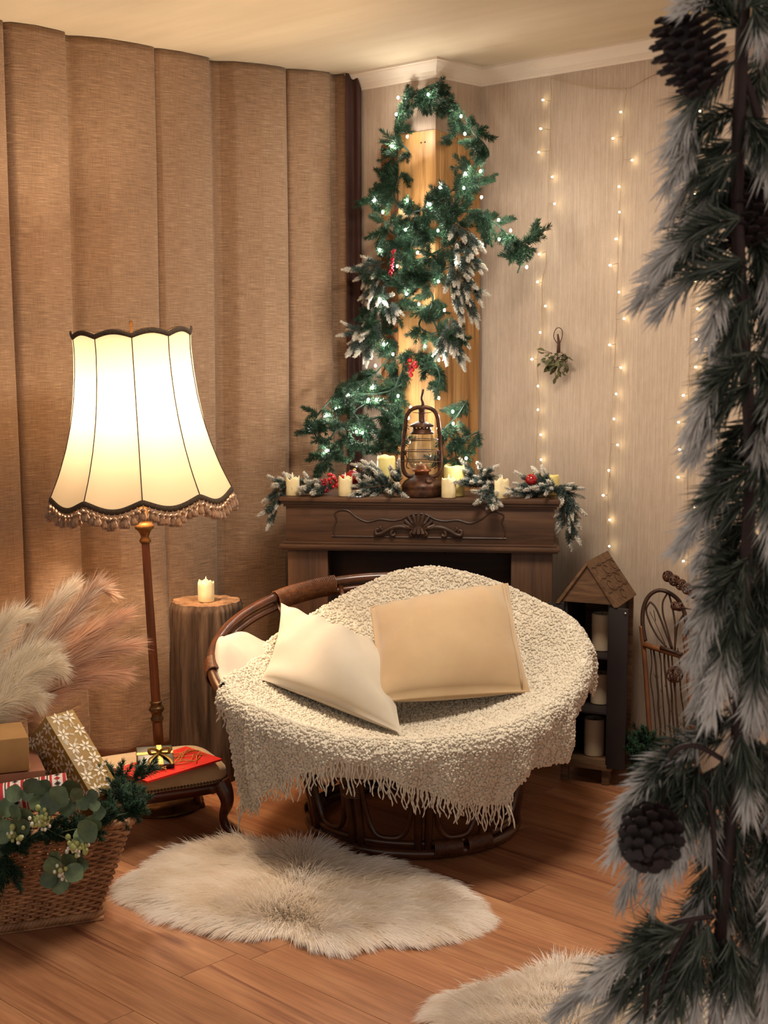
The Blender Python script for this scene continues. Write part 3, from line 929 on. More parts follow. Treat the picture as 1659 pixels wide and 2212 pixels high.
# fringe
gf = np.random.default_rng(17)
eth = np.array([e[0] for e in EDGE]); ep = np.array([e[1] for e in EDGE]); en = np.array([e[2] for e in EDGE])
arc = np.concatenate([[0], np.cumsum(np.linalg.norm(np.diff(ep, axis=0), axis=1))])
NF = 190
for i in range(NF):
    s_ = arc[-1] * (i + gf.uniform(.1, .9)) / NF
    p = np.array([np.interp(s_, arc, ep[:, k]) for k in range(3)]); n_ = np.array([np.interp(s_, arc, en[:, k]) for k in range(3)])
    uu = project(p)[0]
    L = gf.uniform(.035, .085)
    if 745 < uu < 790: L = gf.uniform(.05, .10)
    if uu < 520 and i % 5 == 0: L = .10
    if uu > 1000: L *= 1.1
    L = min(L, p[2] - .012)
    if uu < 600: L *= .6
    ph = gf.uniform(0, 6.28, 2); nseg = 11
    pts = []; rad = []
    for q in range(nseg):
        t = q / (nseg - 1)
        pts.append(p + np.array([.006 * math.sin(ph[0] + 7 * t) * t, .006 * math.cos(ph[1] + 6 * t) * t, .008 - L * t]))
        rad.append((.0044 if q % 2 else .0026) * (1 - .55 * t) * gf.uniform(.8, 1.15))
    obj('fringe_strand', *tube(pts, rad, 6), M_BOUCLE, thr, world=True)
# stray long threads
for (u0, v0, u1, v1, y) in ((512, 1745, 514, 1800, 3.98), (518, 1740, 517, 1775, 3.98), (830, 1690, 858, 1735, 3.70), (700, 1660, 704, 1720, 3.72), (1098, 1740, 1112, 1790, 3.72)):
    a_, b_ = at(u0, v0, y), at(u1, v1, y)
    mid = (a_ + b_) / 2 + np.array([.004, -.004, 0])
    obj('fringe_strand', *tube(crom([a_, mid, b_], 5), [.0022, .003, .002, .003, .0012], 6), M_BOUCLE, thr, world=True)

# ------------------------------------------------------------------ cushions on the chair
M_VELV = mat('beige_velour', S(186, 158, 122), S(176, 147, 112), rough=0.9, scale=(5, 5, 5), sheen=0.5, spec=0.1, bmp=0.15, bscale=(300, 300, 300), bdist=0.001)
M_IVORY = mat('ivory_cotton', S(194, 182, 165), S(182, 170, 152), rough=0.85, scale=(4, 4, 4), spec=0.15, bmp=0.10, bscale=(200, 200, 200), bdist=0.001, sheen=0.2)
def pillow(name, label, c, t, m, seed, wr=.006, piping=None, pinch=.05):
    """c: corners bl, br, tr, tl"""
    bl_, br_, tr_, tl_ = [np.array(x, float) for x in c]
    nrm_ = nz(np.cross(br_ - bl_, tl_ - bl_))
    n = 44; wv = wob(seed, 13.0); V = []
    s = np.linspace(-1, 1, n)
    def surf(a, b, sg):
        # pinch the sides so that corners stick out
        ca = a * (1 - pinch * (1 - b * b)); cb = b * (1 - pinch * (1 - a * a))
        x, y = (ca + 1) / 2, (cb + 1) / 2
        p = bl_ * (1 - x) * (1 - y) + br_ * x * (1 - y) + tr_ * x * y + tl_ * (1 - x) * y
        e = max(0, (1 - a * a)) ** .5 * max(0, (1 - b * b)) ** .5
        h = t * e
        rad = wv(np.array([a * .12, b * .12, sg * .3])) * wr * e
        cr_ = 1.2 * wr * math.sin(7 * a + 9 * b * a) * (1 - e) * e
        return p + nrm_ * (sg * h + (rad + cr_) * (1 if sg > 0 else .3))
    for b in s:
        for a in s: V.append(surf(a, b, 1))
    nb = n * n
    for b in s:
        for a in s: V.append(surf(a, b, -1))
    f1 = grid_faces(n, n); f2 = grid_faces(n, n)[:, ::-1] + nb
    Fc = f1.tolist() + f2.tolist()
    bd = [i for i in range(n)] + [i * n + n - 1 for i in range(1, n)] + [(n - 1) * n + i for i in range(n - 2, -1, -1)] + [i * n for i in range(n - 2, 0, -1)]
    for q in range(len(bd)):
        i, j = bd[q], bd[(q + 1) % len(bd)]
        Fc.append([i, nb + i, nb + j, j])
    V = np.array(V)
    cen = (bl_ + br_ + tr_ + tl_) / 4
    th_ = thing(name, label, 'cushion', (cen[0], cen[1], min(x[2] for x in (bl_, br_))), 0, 'cushions on the round chair')
    obj('cover', V, Fc, m, th_, world=True)
    if piping:
        P = V[bd]; 
        obj('piping', *tube(P, .0048, 7, True), m, th_, world=True)
        inner = [V[int(round((n - 1) * (.5 + .5 * b * .94))) * n + int(round((n - 1) * .965))] for b in np.linspace(-1, 1, 22)]
        obj('closure_seam', *tube(np.array(inner) + nrm_ * .004, .0035, 6), m, th_, world=True)
    return th_
pillow('cushion', 'plain ivory cotton cushion slumped at the left of the chair seat', [at(563, 1468, 4.18), at(868, 1585, 3.92), at(865, 1408, 4.28), at(607, 1302, 4.46)], .095, M_IVORY, 3, .026, pinch=.085)
pillow('cushion', 'beige velour cushion with piped edge leaning on the chair back at right', [at(815, 1516, 4.02), at(1142, 1494, 4.12), at(1096, 1262, 4.44), at(802, 1312, 4.36)], .105, M_VELV, 5, .012, piping=True, pinch=.035)

# ------------------------------------------------------------------ footstool, envelope, little parcel
M_MAHOG = mat('polished_mahogany', S(92, 46, 28), S(64, 30, 18), rough=0.3, scale=(6, 30, 30), coat=0.3, spec=0.5)
M_STOOLF = mat('tan_velvet', S(190, 162, 124), S(172, 143, 107), rough=0.9, scale=(9, 9, 9), sheen=0.4, spec=0.1)
SC, SR = np.array([-.715, 4.185, 0]), math.radians(28)
so = thing('footstool', 'low mahogany footstool with tan padded top and brass studs', 'stool', SC, SR)
hw, hd = .205, .135
n = 40
def sq(a, e=.35): return np.sign(math.cos(a)) * abs(math.cos(a)) ** e, np.sign(math.sin(a)) * abs(math.sin(a)) ** e
V = []; rows = [(1.0, .162), (1.01, .172), (1.015, .185), (1.0, .200), (.96, .211), (.88, .219), (.7, .226), (.4, .231), (.1, .232)]
kk = 96
for f, z in rows:
    for j in range(kk):
        x, y = sq(2 * math.pi * j / kk); V.append((x * hw * f, y * hd * f, z))
Fc = grid_faces(len(rows), kk, True).tolist() + [list(range((len(rows) - 1) * kk, len(rows) * kk))]
obj('padded_top', V, Fc, M_STOOLF, so)
V = []
for f, z in [(.97, .125), (.995, .130), (.995, .163), (.97, .163)]:
    for j in range(kk):
        a = 2 * math.pi * j / kk; x, y = sq(a)
        zz = z + (.022 * (1 - min(1, abs(x) ** 3 if abs(y) > .98 else abs(y) ** 3)) if z < .128 else 0)
        V.append((x * hw * f, y * hd * f, zz))
obj('apron', V, grid_faces(4, kk, True), M_MAHOG, so)
mb = MB(); per = []
for j in range(400):
    x, y = sq(2 * math.pi * j / 400); per.append((x * hw * 1.015, y * hd * 1.015))
per = np.array(per + [per[0]]); al = np.concatenate([[0], np.cumsum(np.linalg.norm(np.diff(per, axis=0), axis=1))])
for s_ in np.arange(0, al[-1], .0105):
    mb.add(*ball((np.interp(s_, al, per[:, 0]), np.interp(s_, al, per[:, 1]), .168), .0050, 1))
o = mb.build('brass_studs', M_BRASSD, so); o['kind'] = 'stuff'
for sx in (-1, 1):
    for sy in (-1, 1):
        pts = [(sx * (hw - .028), sy * (hd - .026), .160), (sx * (hw - .016), sy * (hd - .014), .125), (sx * (hw - .012), sy * (hd - .010), .09), (sx * (hw - .022), sy * (hd - .018), .05), (sx * (hw - .018), sy * (hd - .014), .022), (sx * (hw - .008), sy * (hd - .006), .008), (sx * (hw - .006), sy * (hd - .005), 0.0)]
        obj('leg', *tube(crom(pts, 4), [.030, .026, .020, .0135, .0125, .0165, .017], 12), M_MAHOG, so)
M_RED = mat('red_card', S(206, 34, 24), S(190, 26, 20), rough=0.5, scale=(10, 10, 10))
M_GOLDR = mat('gold_ribbon', S(190, 152, 74), S(150, 112, 48), rough=0.45, metal=0.4, scale=(60, 60, 60))
M_RAFFIA = mat('gold_raffia', S(150, 100, 42), S(190, 146, 74), rough=0.6, scale=(80, 80, 80))
q0 = [atz(u, v, .236) for u, v in ((243, 1664), (318, 1690), (480, 1641), (402, 1614))]
en_c = sum(q0) / 4
ev = thing('gift_envelope', 'flat red gift envelope with gold raffia lying on the footstool', 'envelope', (en_c[0], en_c[1], .232))
V = [p + np.array([0, 0, -.003]) for p in q0] + [p + np.array([0, 0, .003]) for p in q0]
o = obj('paper_sleeve', V, [[0, 1, 2, 3][::-1], [4, 5, 6, 7], [0, 1, 5, 4], [1, 2, 6, 5], [2, 3, 7, 6], [3, 0, 4, 7]], M_RED, ev, world=True, smooth=False)
ge = np.random.default_rng(4)
for i in range(9):
    a0_ = np.array([ge.uniform(.05, .95), ge.uniform(.2, .7)]); pts = []
    for q in range(7):
        t = q / 6; x = np.clip(.05 + .9 * t + ge.normal(0, .05), .02, .98); y = np.clip(.5 + .22 * math.sin(t * 5 + i) + ge.normal(0, .1), .05, .95)
        p = q0[0] * (1 - x) * (1 - y) + q0[1] * (1 - x) * y + q0[2] * x * y + q0[3] * x * (1 - y)
        pts.append(p + np.array([0, 0, .005 + .008 * ge.random()]))
    obj('raffia_strand', *tube(crom(pts, 4), .0013, 5), M_RAFFIA, ev, world=True)
mb = MB()
for i in range(26):
    x, y = ge.uniform(.05, .95, 2)
    p = q0[0] * (1 - x) * (1 - y) + q0[1] * (1 - x) * y + q0[2] * x * y + q0[3] * x * (1 - y) + np.array([0, 0, .0033])
    a = ge.uniform(0, 6.28); r = .004
    pts = []
    for q in range(8):
        rr = r if q % 2 == 0 else r * .4
        pts.append((p[0] + rr * math.cos(a + q * math.pi / 4), p[1] + rr * math.sin(a + q * math.pi / 4)))
    mb.add(*prism(pts, p[2] - .001, p[2] + .0006, lambda a_, b_, t_: (a_, b_, t_)))
o = mb.build('star_print', M_GOLDR, ev, world=True, smooth=False); o['kind'] = 'stuff'
M_DKGRN = mat('dark_green_wrap', S(22, 34, 34), S(30, 44, 42), rough=0.35, scale=(20, 20, 20))
def ribbon(P, w, nrm_, m, name, par, world=True, th=.0008):
    P = np.asarray(P, float); T = np.gradient(P, axis=0); V = []
    for i in range(len(P)):
        n_ = nrm_[i] if isinstance(nrm_, (list, np.ndarray)) and np.ndim(nrm_) == 2 else np.asarray(nrm_)
        s_ = nz(np.cross(n_, T[i])) * w / 2
        V += [P[i] - s_, P[i] + s_]
    o = obj(name, V, grid_faces(len(P), 2), m, par, world=world)
    md = o.modifiers.new('thick', 'SOLIDIFY'); md.thickness = th
    return o
gc = atz(335, 1652, .24)
gp = thing('wrapped_parcel', 'little dark green parcel tied with a gold bow on the red envelope', 'gift', (gc[0], gc[1], .246), math.radians(14))
gp.rotation_euler = (math.radians(24), 0, math.radians(14))
obj('wrapped_box', *box(-.054, .054, -.044, .044, 0, .030, .004), M_DKGRN, gp, flat_angle=35)
obj('ribbon_band', *box(.006, .022, -.0450, .0450, -.0006, .0310, .001), M_GOLDR, gp, smooth=False)
obj('ribbon_band', *box(-.0550, .0550, .004, .016, -.0006, .0310, .001), M_GOLDR, gp, smooth=False)
for s in (-1, 1):
    P = crom([(.012, .008, .032), (.012 + s * .012, .002, .050), (.012 + s * .030, -.002, .056), (.012 + s * .026, -.006, .040), (.012, .006, .033)], 6)
    ribbon(P, .010, (0, 1, .2), M_GOLDR, 'bow_loop', gp, world=False)
    P = crom([(.012, .008, .033), (.012 + s * .016, -.012, .037), (.012 + s * .030, -.030, .035), (.012 + s * .036, -.046, .030)], 5)
    ribbon(P, .010, (0, .2, 1), M_GOLDR, 'bow_tail', gp, world=False)
obj('bow_knot', *ball((.012, .008, .035), .007, 2, (1, 1, .8)), M_GOLDR, gp)

# ------------------------------------------------------------------ wicker basket
M_WICK1 = mat('brown_willow', S(186, 140, 100), S(140, 98, 66), rough=0.5, scale=(20, 20, 20), rand=0.18, spec=0.4)
M_WICK2 = mat('dark_willow', S(150, 106, 74), S(116, 78, 52), rough=0.5, scale=(20, 20, 20), rand=0.15, spec=0.4)
KR = math.radians(21)
kr_, kf_ = np.array([math.cos(KR), math.sin(KR), 0]), np.array([math.sin(KR), -math.cos(KR), 0])
corner_b = atz(214, 1986, 0)
KW, KD, KH = .46, .34, .30
KC = corner_b - kr_ * KW / 2 - kf_ * KD / 2
bk = thing('wicker_basket', 'big flared brown willow basket full of wrapped presents', 'basket', (KC[0], KC[1], 0), KR)
FX, FY = .078, .115
def kpt(s, z, off=0.0):
    """s in [0,1) around; local coords"""
    f = z / KH; w, d = KW + 2 * FX * f, KD + 2 * FY * f
    pr = 2 * (w + d); q = s * pr; r = .03
    if q < w: x, y, nx, ny = -w / 2 + q, -d / 2, 0, -1
    elif q < w + d: x, y, nx, ny = w / 2, -d / 2 + q - w, 1, 0
    elif q < 2 * w + d: x, y, nx, ny = w / 2 - (q - w - d), d / 2, 0, 1
    else: x, y, nx, ny = -w / 2, d / 2 - (q - 2 * w - d), -1, 0
    # round the corners
    cx, cy = max(abs(x) - (w / 2 - r), 0), max(abs(y) - (d / 2 - r), 0)
    if cx > 0 and cy > 0:
        L_ = math.hypot(cx, cy); sx, sy = math.copysign(1, x), math.copysign(1, y)
        x = sx * (w / 2 - r + r * cx / L_); y = sy * (d / 2 - r + r * cy / L_); nx, ny = sx * cx / L_, sy * cy / L_
    return np.array([x + nx * off, y + ny * off, z])
NST = 84
for i in range(NST):
    s = (i + .5) / NST
    obj('stake', *tube([kpt(s, z, -.001) for z in (.02, .1, .2, KH)], .0034, 6), M_WICK2, bk)
NR = 31
for rrow in range(NR):
    z = .034 + rrow * (KH - .062) / (NR - 1)
    ph = math.pi * (rrow % 2)
    ns = NST * 4; P = []
    for q in range(ns):
        s = q / ns
        P.append(kpt(s, z + .0015 * math.sin(s * 40 + rrow), .0052 * math.sin(s * NST * math.pi + ph)))
    obj('weaver', *tube(P, .0037, 6, True), M_WICK1, bk)
for (z0, rad, nm) in ((KH - .008, .0085, 'rim_braid'), (.018, .009, 'foot_braid')):
    for q3 in range(3):
        ns = 360; P = []
        for q in range(ns):
            s = q / ns; a = s * 2 * math.pi * (70 if nm == 'rim_braid' else 52) + q3 * 2.094
            P.append(kpt(s, z0 + .008 * math.sin(a), .009 * math.cos(a)))
        obj(nm, *tube(P, rad * .8, 6, True), M_WICK1, bk)
obj('base_board', *box(-KW / 2 - .012, KW / 2 + .012, -KD / 2 - .012, KD / 2 + .012, 0, .012, .004), M_WICK1, bk)
obj('lining_board', *box(-KW / 2 + .005, KW / 2 - .005, -KD / 2 + .005, KD / 2 - .005, .012, .018, .001), M_WICK2, bk)

# presents standing in the basket
def kw(x, y, z): return KC + kr_ * x - kf_ * y + np.array([0, 0, z])
M_KRAFT = mat('kraft_paper', S(166, 124, 74), S(154, 113, 66), rough=0.6, scale=(12, 12, 12), bmp=0.15, bscale=(14, 14, 14), bdist=0.006)
M_KRAFT2 = mat('rose_brown_paper', S(140, 90, 66), S(128, 80, 58), rough=0.6, scale=(12, 12, 12), bmp=0.15, bscale=(14, 14, 14), bdist=0.006)
M_GOLDP = mat('mustard_gold_paper', S(150, 116, 50), S(138, 104, 44), rough=0.5, scale=(12, 12, 12))
M_WHITEP = mat('white_print', S(226, 212, 190), rough=0.6)
def oriented(name, label, corner, ex, ey, ez, m, group, bev=.004):
    """box from a corner and three edge vectors"""
    c = np.array(corner, float); ex, ey, ez = [np.array(q, float) for q in (ex, ey, ez)]
    t = thing(name, label, 'gift', c + (ex + ey) / 2, 0, group)
    V, Fc = box(0, 1, 0, 1, 0, 1, 0)
    lens = [np.linalg.norm(q) for q in (ex, ey, ez)]
    V, Fc = box(0, lens[0], 0, lens[1], 0, lens[2], bev)
    W = c + V[:, :1] * nz(ex) + V[:, 1:2] * nz(ey) + V[:, 2:] * nz(ez)
    obj('wrapped_box', W, Fc, m, t, world=True, flat_angle=35)
    return t
# gold box with white floral print, tilted
g00 = at(150, 1722, 3.52); 
pA, pB = at(98, 1548, 3.66), at(158, 1531, 3.735)     # top-left, top-right of the front-top face
ylo, yhi = 3.2, 4.0
for _ in range(40):                                    # bottom-right corner where the two edges meet at a right angle
    ym = (ylo + yhi) / 2; pC = at(262, 1705, ym)
    if (pC - pB) @ (pB - pA) > 0: yhi = ym
    else: ylo = ym
pD = pA + (pC - pB)
ex = pB - pA; ey = pD - pA
ey = ey - nz(ex) * (ey @ nz(ex))
ez = nz(np.cross(ex, ey));
if ez[0] > 0: ez = -ez
if ez[2] > 0: ez = -ez
gb_ = oriented('gift_box', 'tall gold gift box printed with white poinsettias, tilted in the basket', pA, ex, ey, ez * .13, M_GOLDP, 'presents in the basket')
mbp = MB(); gg = np.random.default_rng(31)
def petal_flower(o3, ax, ay, an, r, np_=6, rot=0.0):
    for q in range(np_):
        a = rot + q * 2 * math.pi / np_
        d_ = math.cos(a) * ax + math.sin(a) * ay; s_ = -math.sin(a) * ax + math.cos(a) * ay
        pl = [(.12, 0), (.45, .2), (.75, .13), (1.0, 0), (.75, -.13), (.45, -.2)]
        V = [o3 + r * (p * d_ + w * s_) + an * .0009 for p, w in pl]
        mbp.add(V, [list(range(6))])
def leaf_print(o3, ax, ay, an, r, rot):
    d_ = math.cos(rot) * ax + math.sin(rot) * ay; s_ = -math.sin(rot) * ax + math.cos(rot) * ay
    for q in range(5):
        for sg in (-1, 1):
            V = [o3 + r * (q * .22 * d_) + an * .0009, o3 + r * ((q * .22 + .22) * d_ + sg * .26 * s_) + an * .0009, o3 + r * ((q * .22 + .30) * d_ + sg * .10 * s_) + an * .0009]
            mbp.add(V, [[0, 1, 2]])
lx, ly, lz = np.linalg.norm(ex), np.linalg.norm(ey), .13
for (o0, ua, la, ub, lb, an) in ((pA, nz(ex), lx, nz(ey), ly, -ez), (pA, ez, lz, nz(ey), ly, -nz(ex)), (pA, nz(ex), lx, ez, lz, -nz(ey))):
    na, nb_ = max(1, round(la / .043)), max(1, round(lb / .043))
    for i in range(na):
        for j in range(nb_):
            c0 = o0 + ua * la * (i + .5 + gg.uniform(-.12, .12)) / na + ub * lb * (j + .5 + gg.uniform(-.12, .12)) / nb_
            petal_flower(c0, ua, ub, an, .0205, 6, gg.uniform(0, 1))
            for q in range(6):
                a = gg.uniform(0, 6.28)
                c1 = c0 + ua * .020 * math.cos(a) + ub * .020 * math.sin(a)
                x, y = (c1 - o0) @ ua, (c1 - o0) @ ub
                if .012 < x < la - .012 and .012 < y < lb - .012: leaf_print(c1, ua, ub, an, .012, a + gg.uniform(-.6, .6))
o = mbp.build('floral_print', M_WHITEP, gb_, world=True, smooth=False); o['kind'] = 'stuff'
# kraft box at the left, above a rose-brown one
k0 = at(62, 1592, 3.50)
kb_ = oriented('gift_box', 'plain kraft paper gift box with folded end at the left edge', k0, -kr_ * .24, -kf_ * .16, np.array([0, 0, -.09]), M_KRAFT, 'presents in the basket')
e1_ = k0 + np.array([0, 0, -.045]) + kf_ * 0
mb = MB()
for s in (0, 1):
    a_ = k0 + np.array([0, 0, -.003 if s else -.087]) + kr_ * .001 - kf_ * .002; b_ = k0 - kf_ * .07 + np.array([0, 0, -.045]) + kr_ * .001
    mb.add(*tube([a_, b_], .0012, 4))
mb.build('paper_fold', M_KRAFT, kb_, world=True)
k1 = k0 + np.array([0, 0, -.092]) + kr_ * .04
oriented('gift_box', 'rose-brown paper gift box lying under the kraft box', k1, -kr_ * .27, -kf_ * .19, np.array([0, 0, -.07]), M_KRAFT2, 'presents in the basket')
# rolled parcel in nordic paper
pa, pb_ = at(-90, 1742, 3.34), at(146, 1702, 3.40)
ax = nz(pb_ - pa); Lr = np.linalg.norm(pb_ - pa); rr_ = .042
roll = thing('rolled_parcel', 'red and white nordic striped parcel at the front of the basket', 'gift', (pa + pb_) / 2 - np.array([0, 0, rr_]), 0, 'presents in the basket')
M_NR = mat('nordic_red', S(176, 40, 48), rough=0.5); M_NW = mat('nordic_white', S(222, 204, 192), rough=0.5); M_NK = mat('nordic_black', S(44, 34, 40), rough=0.5)
bands = []; s = 0; g5 = np.random.default_rng(2)
pat = [('r', .010), ('w', .004), ('k', .003), ('w', .004), ('r', .006), ('w', .026), ('r', .008), ('w', .003), ('r', .003), ('w', .030), ('k', .003), ('w', .003)]
i = 0
while s < Lr:
    cc, w = pat[i % len(pat)]; bands.append((s, min(s + w, Lr), cc)); s += w; i += 1
xx = nz(np.cross(ax, [0, 0, 1])); yy = np.cross(xx, ax)
k = 28; V = []; Fc = []; mi = []
for bi, (s0, s1, cc) in enumerate(bands):
    for s_ in (s0, s1):
        for j in range(k):
            a = 2 * math.pi * j / k; V.append(pa + ax * s_ + rr_ * (math.cos(a) * xx * 1.15 + math.sin(a) * yy * .9))
    b0 = bi * 2 * k
    for j in range(k): Fc.append([b0 + j, b0 + (j + 1) % k, b0 + k + (j + 1) % k, b0 + k + j]); mi.append({'r': 0, 'w': 1, 'k': 2}[cc])
Fc.append(list(range(k))); mi.append(1); Fc.append(list(range(len(V) - k, len(V)))); mi.append(1)
obj('wrapped_roll', V, Fc, [M_NR, M_NW, M_NK], roll, world=True, midx=mi, flat_angle=50)
mb = MB()
for (s0, s1, cc) in bands:
    if cc == 'w' and s1 - s0 > .02:
        for j in range(16):
            a = 2 * math.pi * j / 16; n_ = math.cos(a) * xx * 1.15 + math.sin(a) * yy * .9; tg = nz(-math.sin(a) * xx + math.cos(a) * yy); o3 = pa + ax * (s0 + s1) / 2 + n_ * (rr_ + .0012)
            for q in range(4):
                aa = q * math.pi / 4; d_ = math.cos(aa) * ax + math.sin(aa) * tg; s_ = -math.sin(aa) * ax + math.cos(aa) * tg; L_ = .0075 if q % 2 == 0 else .006
                mb.add([o3 - d_ * L_ - s_ * .0013, o3 + d_ * L_ - s_ * .0013, o3 + d_ * L_ + s_ * .0013, o3 - d_ * L_ + s_ * .0013], [[0, 1, 2, 3]], 0 if (j % 2) else 1)
o = mb.build('snowflake_print', [M_NR, M_NK], roll, world=True, smooth=False); o['kind'] = 'stuff'

# ------------------------------------------------------------------ pine sprigs
M_NEEDLE = attr_mat('pine_needles', rough=0.5, rand=0.15, spec=0.35, transl=0.12)
GREEN = [S(24, 48, 30), S(34, 64, 40), S(48, 82, 50), S(26, 56, 42)]
FLOCK = [S(64, 80, 74), S(82, 96, 88), S(54, 70, 66), S(98, 108, 98)]
def needles(P, n, L, ang, th, cols, white_from=2.0, white=S(226, 216, 198), seed=0, tipfac=.6, stem_r=.0016, stem_c=S(60, 44, 30), cover=1.0, flat=1.0):
    """needles all along path P; returns V, F, col"""
    g = np.random.default_rng(seed)
    P = np.asarray(P, float)
    s = np.concatenate([[0], np.cumsum(np.linalg.norm(np.diff(P, axis=0), axis=1))]); s /= s[-1]
    t = np.sort(g.random(n)) * cover + (1 - cover)
    pos = np.column_stack([np.interp(t, s, P[:, k]) for k in range(3)])
    T = np.gradient(P, axis=0); T = np.column_stack([np.interp(t, s, T[:, k]) for k in range(3)]); T /= np.linalg.norm(T, axis=1)[:, None]
    R = g.normal(size=(n, 3)); R[:, 2] *= flat
    R -= T * (R * T).sum(1)[:, None]; R /= np.linalg.norm(R, axis=1)[:, None]
    a = ang * g.uniform(.6, 1.25, n) * (1 - .55 * t ** 3)
    D = np.cos(a)[:, None] * T + np.sin(a)[:, None] * R
    le = L * g.uniform(.7, 1.1, n) * (1 - (1 - tipfac) * t ** 2)
    X = np.cross(D, [0.13, 0.31, 0.94]); X /= np.linalg.norm(X, axis=1)[:, None]; Y = np.cross(D, X)
    w = th * g.uniform(.8, 1.2, n)
    mid = pos + D * (le * .55)[:, None]
    bend = g.normal(0, .08, (n, 3)) * le[:, None]
    tip = pos + D * le[:, None] + bend
    V = np.zeros((n, 7, 3))
    for q in range(3):
        o_ = math.cos(q * 2.094) * X + math.sin(q * 2.094) * Y
        V[:, q] = pos + o_ * (w * .7)[:, None]; V[:, 3 + q] = mid + o_ * w[:, None] + bend * .3
    V[:, 6] = tip
    fb = []
    for q in range(3):
        q2 = (q + 1) % 3
        fb += [[q, q2, 3 + q2], [q, 3 + q2, 3 + q], [3 + q, 3 + q2, 6]]
    Fc = (np.array(fb)[None] + (np.arange(n) * 7)[:, None, None]).reshape(-1, 3)
    cb = np.array(cols)[:, :3][g.integers(0, len(cols), n)] * g.uniform(.8, 1.2, (n, 1))
    col = np.repeat(cb[:, None], 7, 1)
    wm = np.clip((t - white_from) / .12 + g.normal(0, .25, n), 0, 1) * (t > white_from - .1)
    wt = np.array(white[:3])
    for q, k_ in ((0, .55), (1, .55), (2, .55), (3, .8), (4, .8), (5, .8), (6, 1.0)):
        col[:, q] = col[:, q] * (1 - wm * k_)[:, None] + wt * (wm * k_)[:, None]
    sv, sf = tube(P, [stem_r, stem_r * .9, stem_r * .5], 5)
    tri = []
    for f in sf:
        for q in range(1, len(f) - 1): tri.append([f[0], f[q], f[q + 1]])
    Vall = np.vstack([V.reshape(-1, 3), sv]); Fall = np.vstack([Fc, np.array(tri) + n * 7])
    Call = np.vstack([col.reshape(-1, 3), np.tile(np.array(stem_c[:3]), (len(sv), 1))])
    return Vall, Fall, Call

def sprig_meshes(nm, count, L, n, nl, ang, th, cols, white_from, seed, **kw):
    out = []
    for i in range(count):
        g = np.random.default_rng(seed + i)
        b = g.normal(0, .10, 2) * L
        P = crom([(0, 0, 0), (b[0] * .4, b[1] * .4, L * .5), (b[0] * 1.4, b[1] * 1.4, L)], 5)
        V, Fc, col = needles(P, n, nl, ang, th, cols, white_from, seed=seed + i, **kw)
        out.append(make_mesh(nm, V, Fc, M_NEEDLE, smooth=False, col=col))
    return out
def tuft_meshes(nm, count, L, n, nl, ang, th, cols, white_from, seed, arms=3, splay=.55, **kw):
    """small branchlets: a few twigs leaving one base"""
    out = []
    for i in range(count):
        g = np.random.default_rng(seed + i); Vs = []; Fs = []; Cs = []; k0 = 0
        for q in range(arms):
            a = g.uniform(0, 6.28); sp = splay * (0 if q == 0 else g.uniform(.7, 1.2)); Lq = L * (1 if q == 0 else g.uniform(.6, .9)); z0 = 0 if q == 0 else L * g.uniform(0, .25)
            d = np.array([math.sin(sp) * math.cos(a), math.sin(sp) * math.sin(a), math.cos(sp)])
            b = g.normal(0, .08, 3) * L
            P = crom([(0, 0, z0), d * Lq * .5 + np.array([0, 0, z0]) + b * .5, d * Lq + np.array([0, 0, z0]) + b], 4)
            V, Fc, col = needles(P, n, nl, ang, th, cols, white_from, seed=seed * 7 + i * 5 + q, **kw)
            Vs.append(V); Fs.append(Fc + k0); Cs.append(col); k0 += len(V)
        out.append(make_mesh(nm, np.vstack(Vs), np.vstack(Fs), M_NEEDLE, smooth=False, col=np.vstack(Cs)))
    return out
SPR_G = tuft_meshes('green_sprig', 8, .070, 120, .026, 1.05, .0009, GREEN, 2.0, 100)
SPR_F = sprig_meshes('flocked_sprig', 8, .085, 330, .023, .85, .0010, FLOCK, .52, 200, white=S(244, 236, 222))

def garland(root, paths, spacing, meshes, seed, lean=(0, -.5, -.1), wire=True, spread=1.0, smin=.8, smax=1.2, droop=0.0):
    g = np.random.default_rng(seed)
    for P in paths:
        P = crom(P, 8)
        L = np.concatenate([[0], np.cumsum(np.linalg.norm(np.diff(P, axis=0), axis=1))])
        if wire: obj('garland_wire', *tube(P, .003, 5), M_WIREG, root, world=True)
        T = np.gradient(P, axis=0)
        for s in np.arange(0, L[-1], spacing):
            p = np.array([np.interp(s, L, P[:, k]) for k in range(3)]); t = nz([np.interp(s, L, T[:, k]) for k in range(3)])
            r = g.normal(size=3); r -= t * (r @ t); r = nz(r)
            d = nz(t * g.uniform(.2, 1.0) * (1 if g.random() < .75 else -1) + r * spread * g.uniform(.5, 1.1) + np.array(lean) * .5 + np.array([0, 0, -droop]))
            inst('sprig', meshes[g.integers(len(meshes))], frame(p, d, g.uniform(0, 6.28), g.uniform(smin, smax)), root)
M_WIREG = mat('green_wire', S(28, 50, 36), rough=0.6)

def py(u, v):
    """depth just in front of the clad pillar at a pixel"""
    d = ray(u, v)
    t = min((PILD - .045) / (d @ DP), (PILA - .05) / (d @ DL)) if u > 938 else (PILD - .05) / (d @ DP)
    y = (d * t)[1]
    return y
def gp_(u, v, fwd=0.0):
    y = np.clip(py(u, v), 5.1, 5.46) - fwd
    lowf = max(0, (v - 820) / 190.0) * .16
    return at(u, v, min(y, 5.42) - lowf)
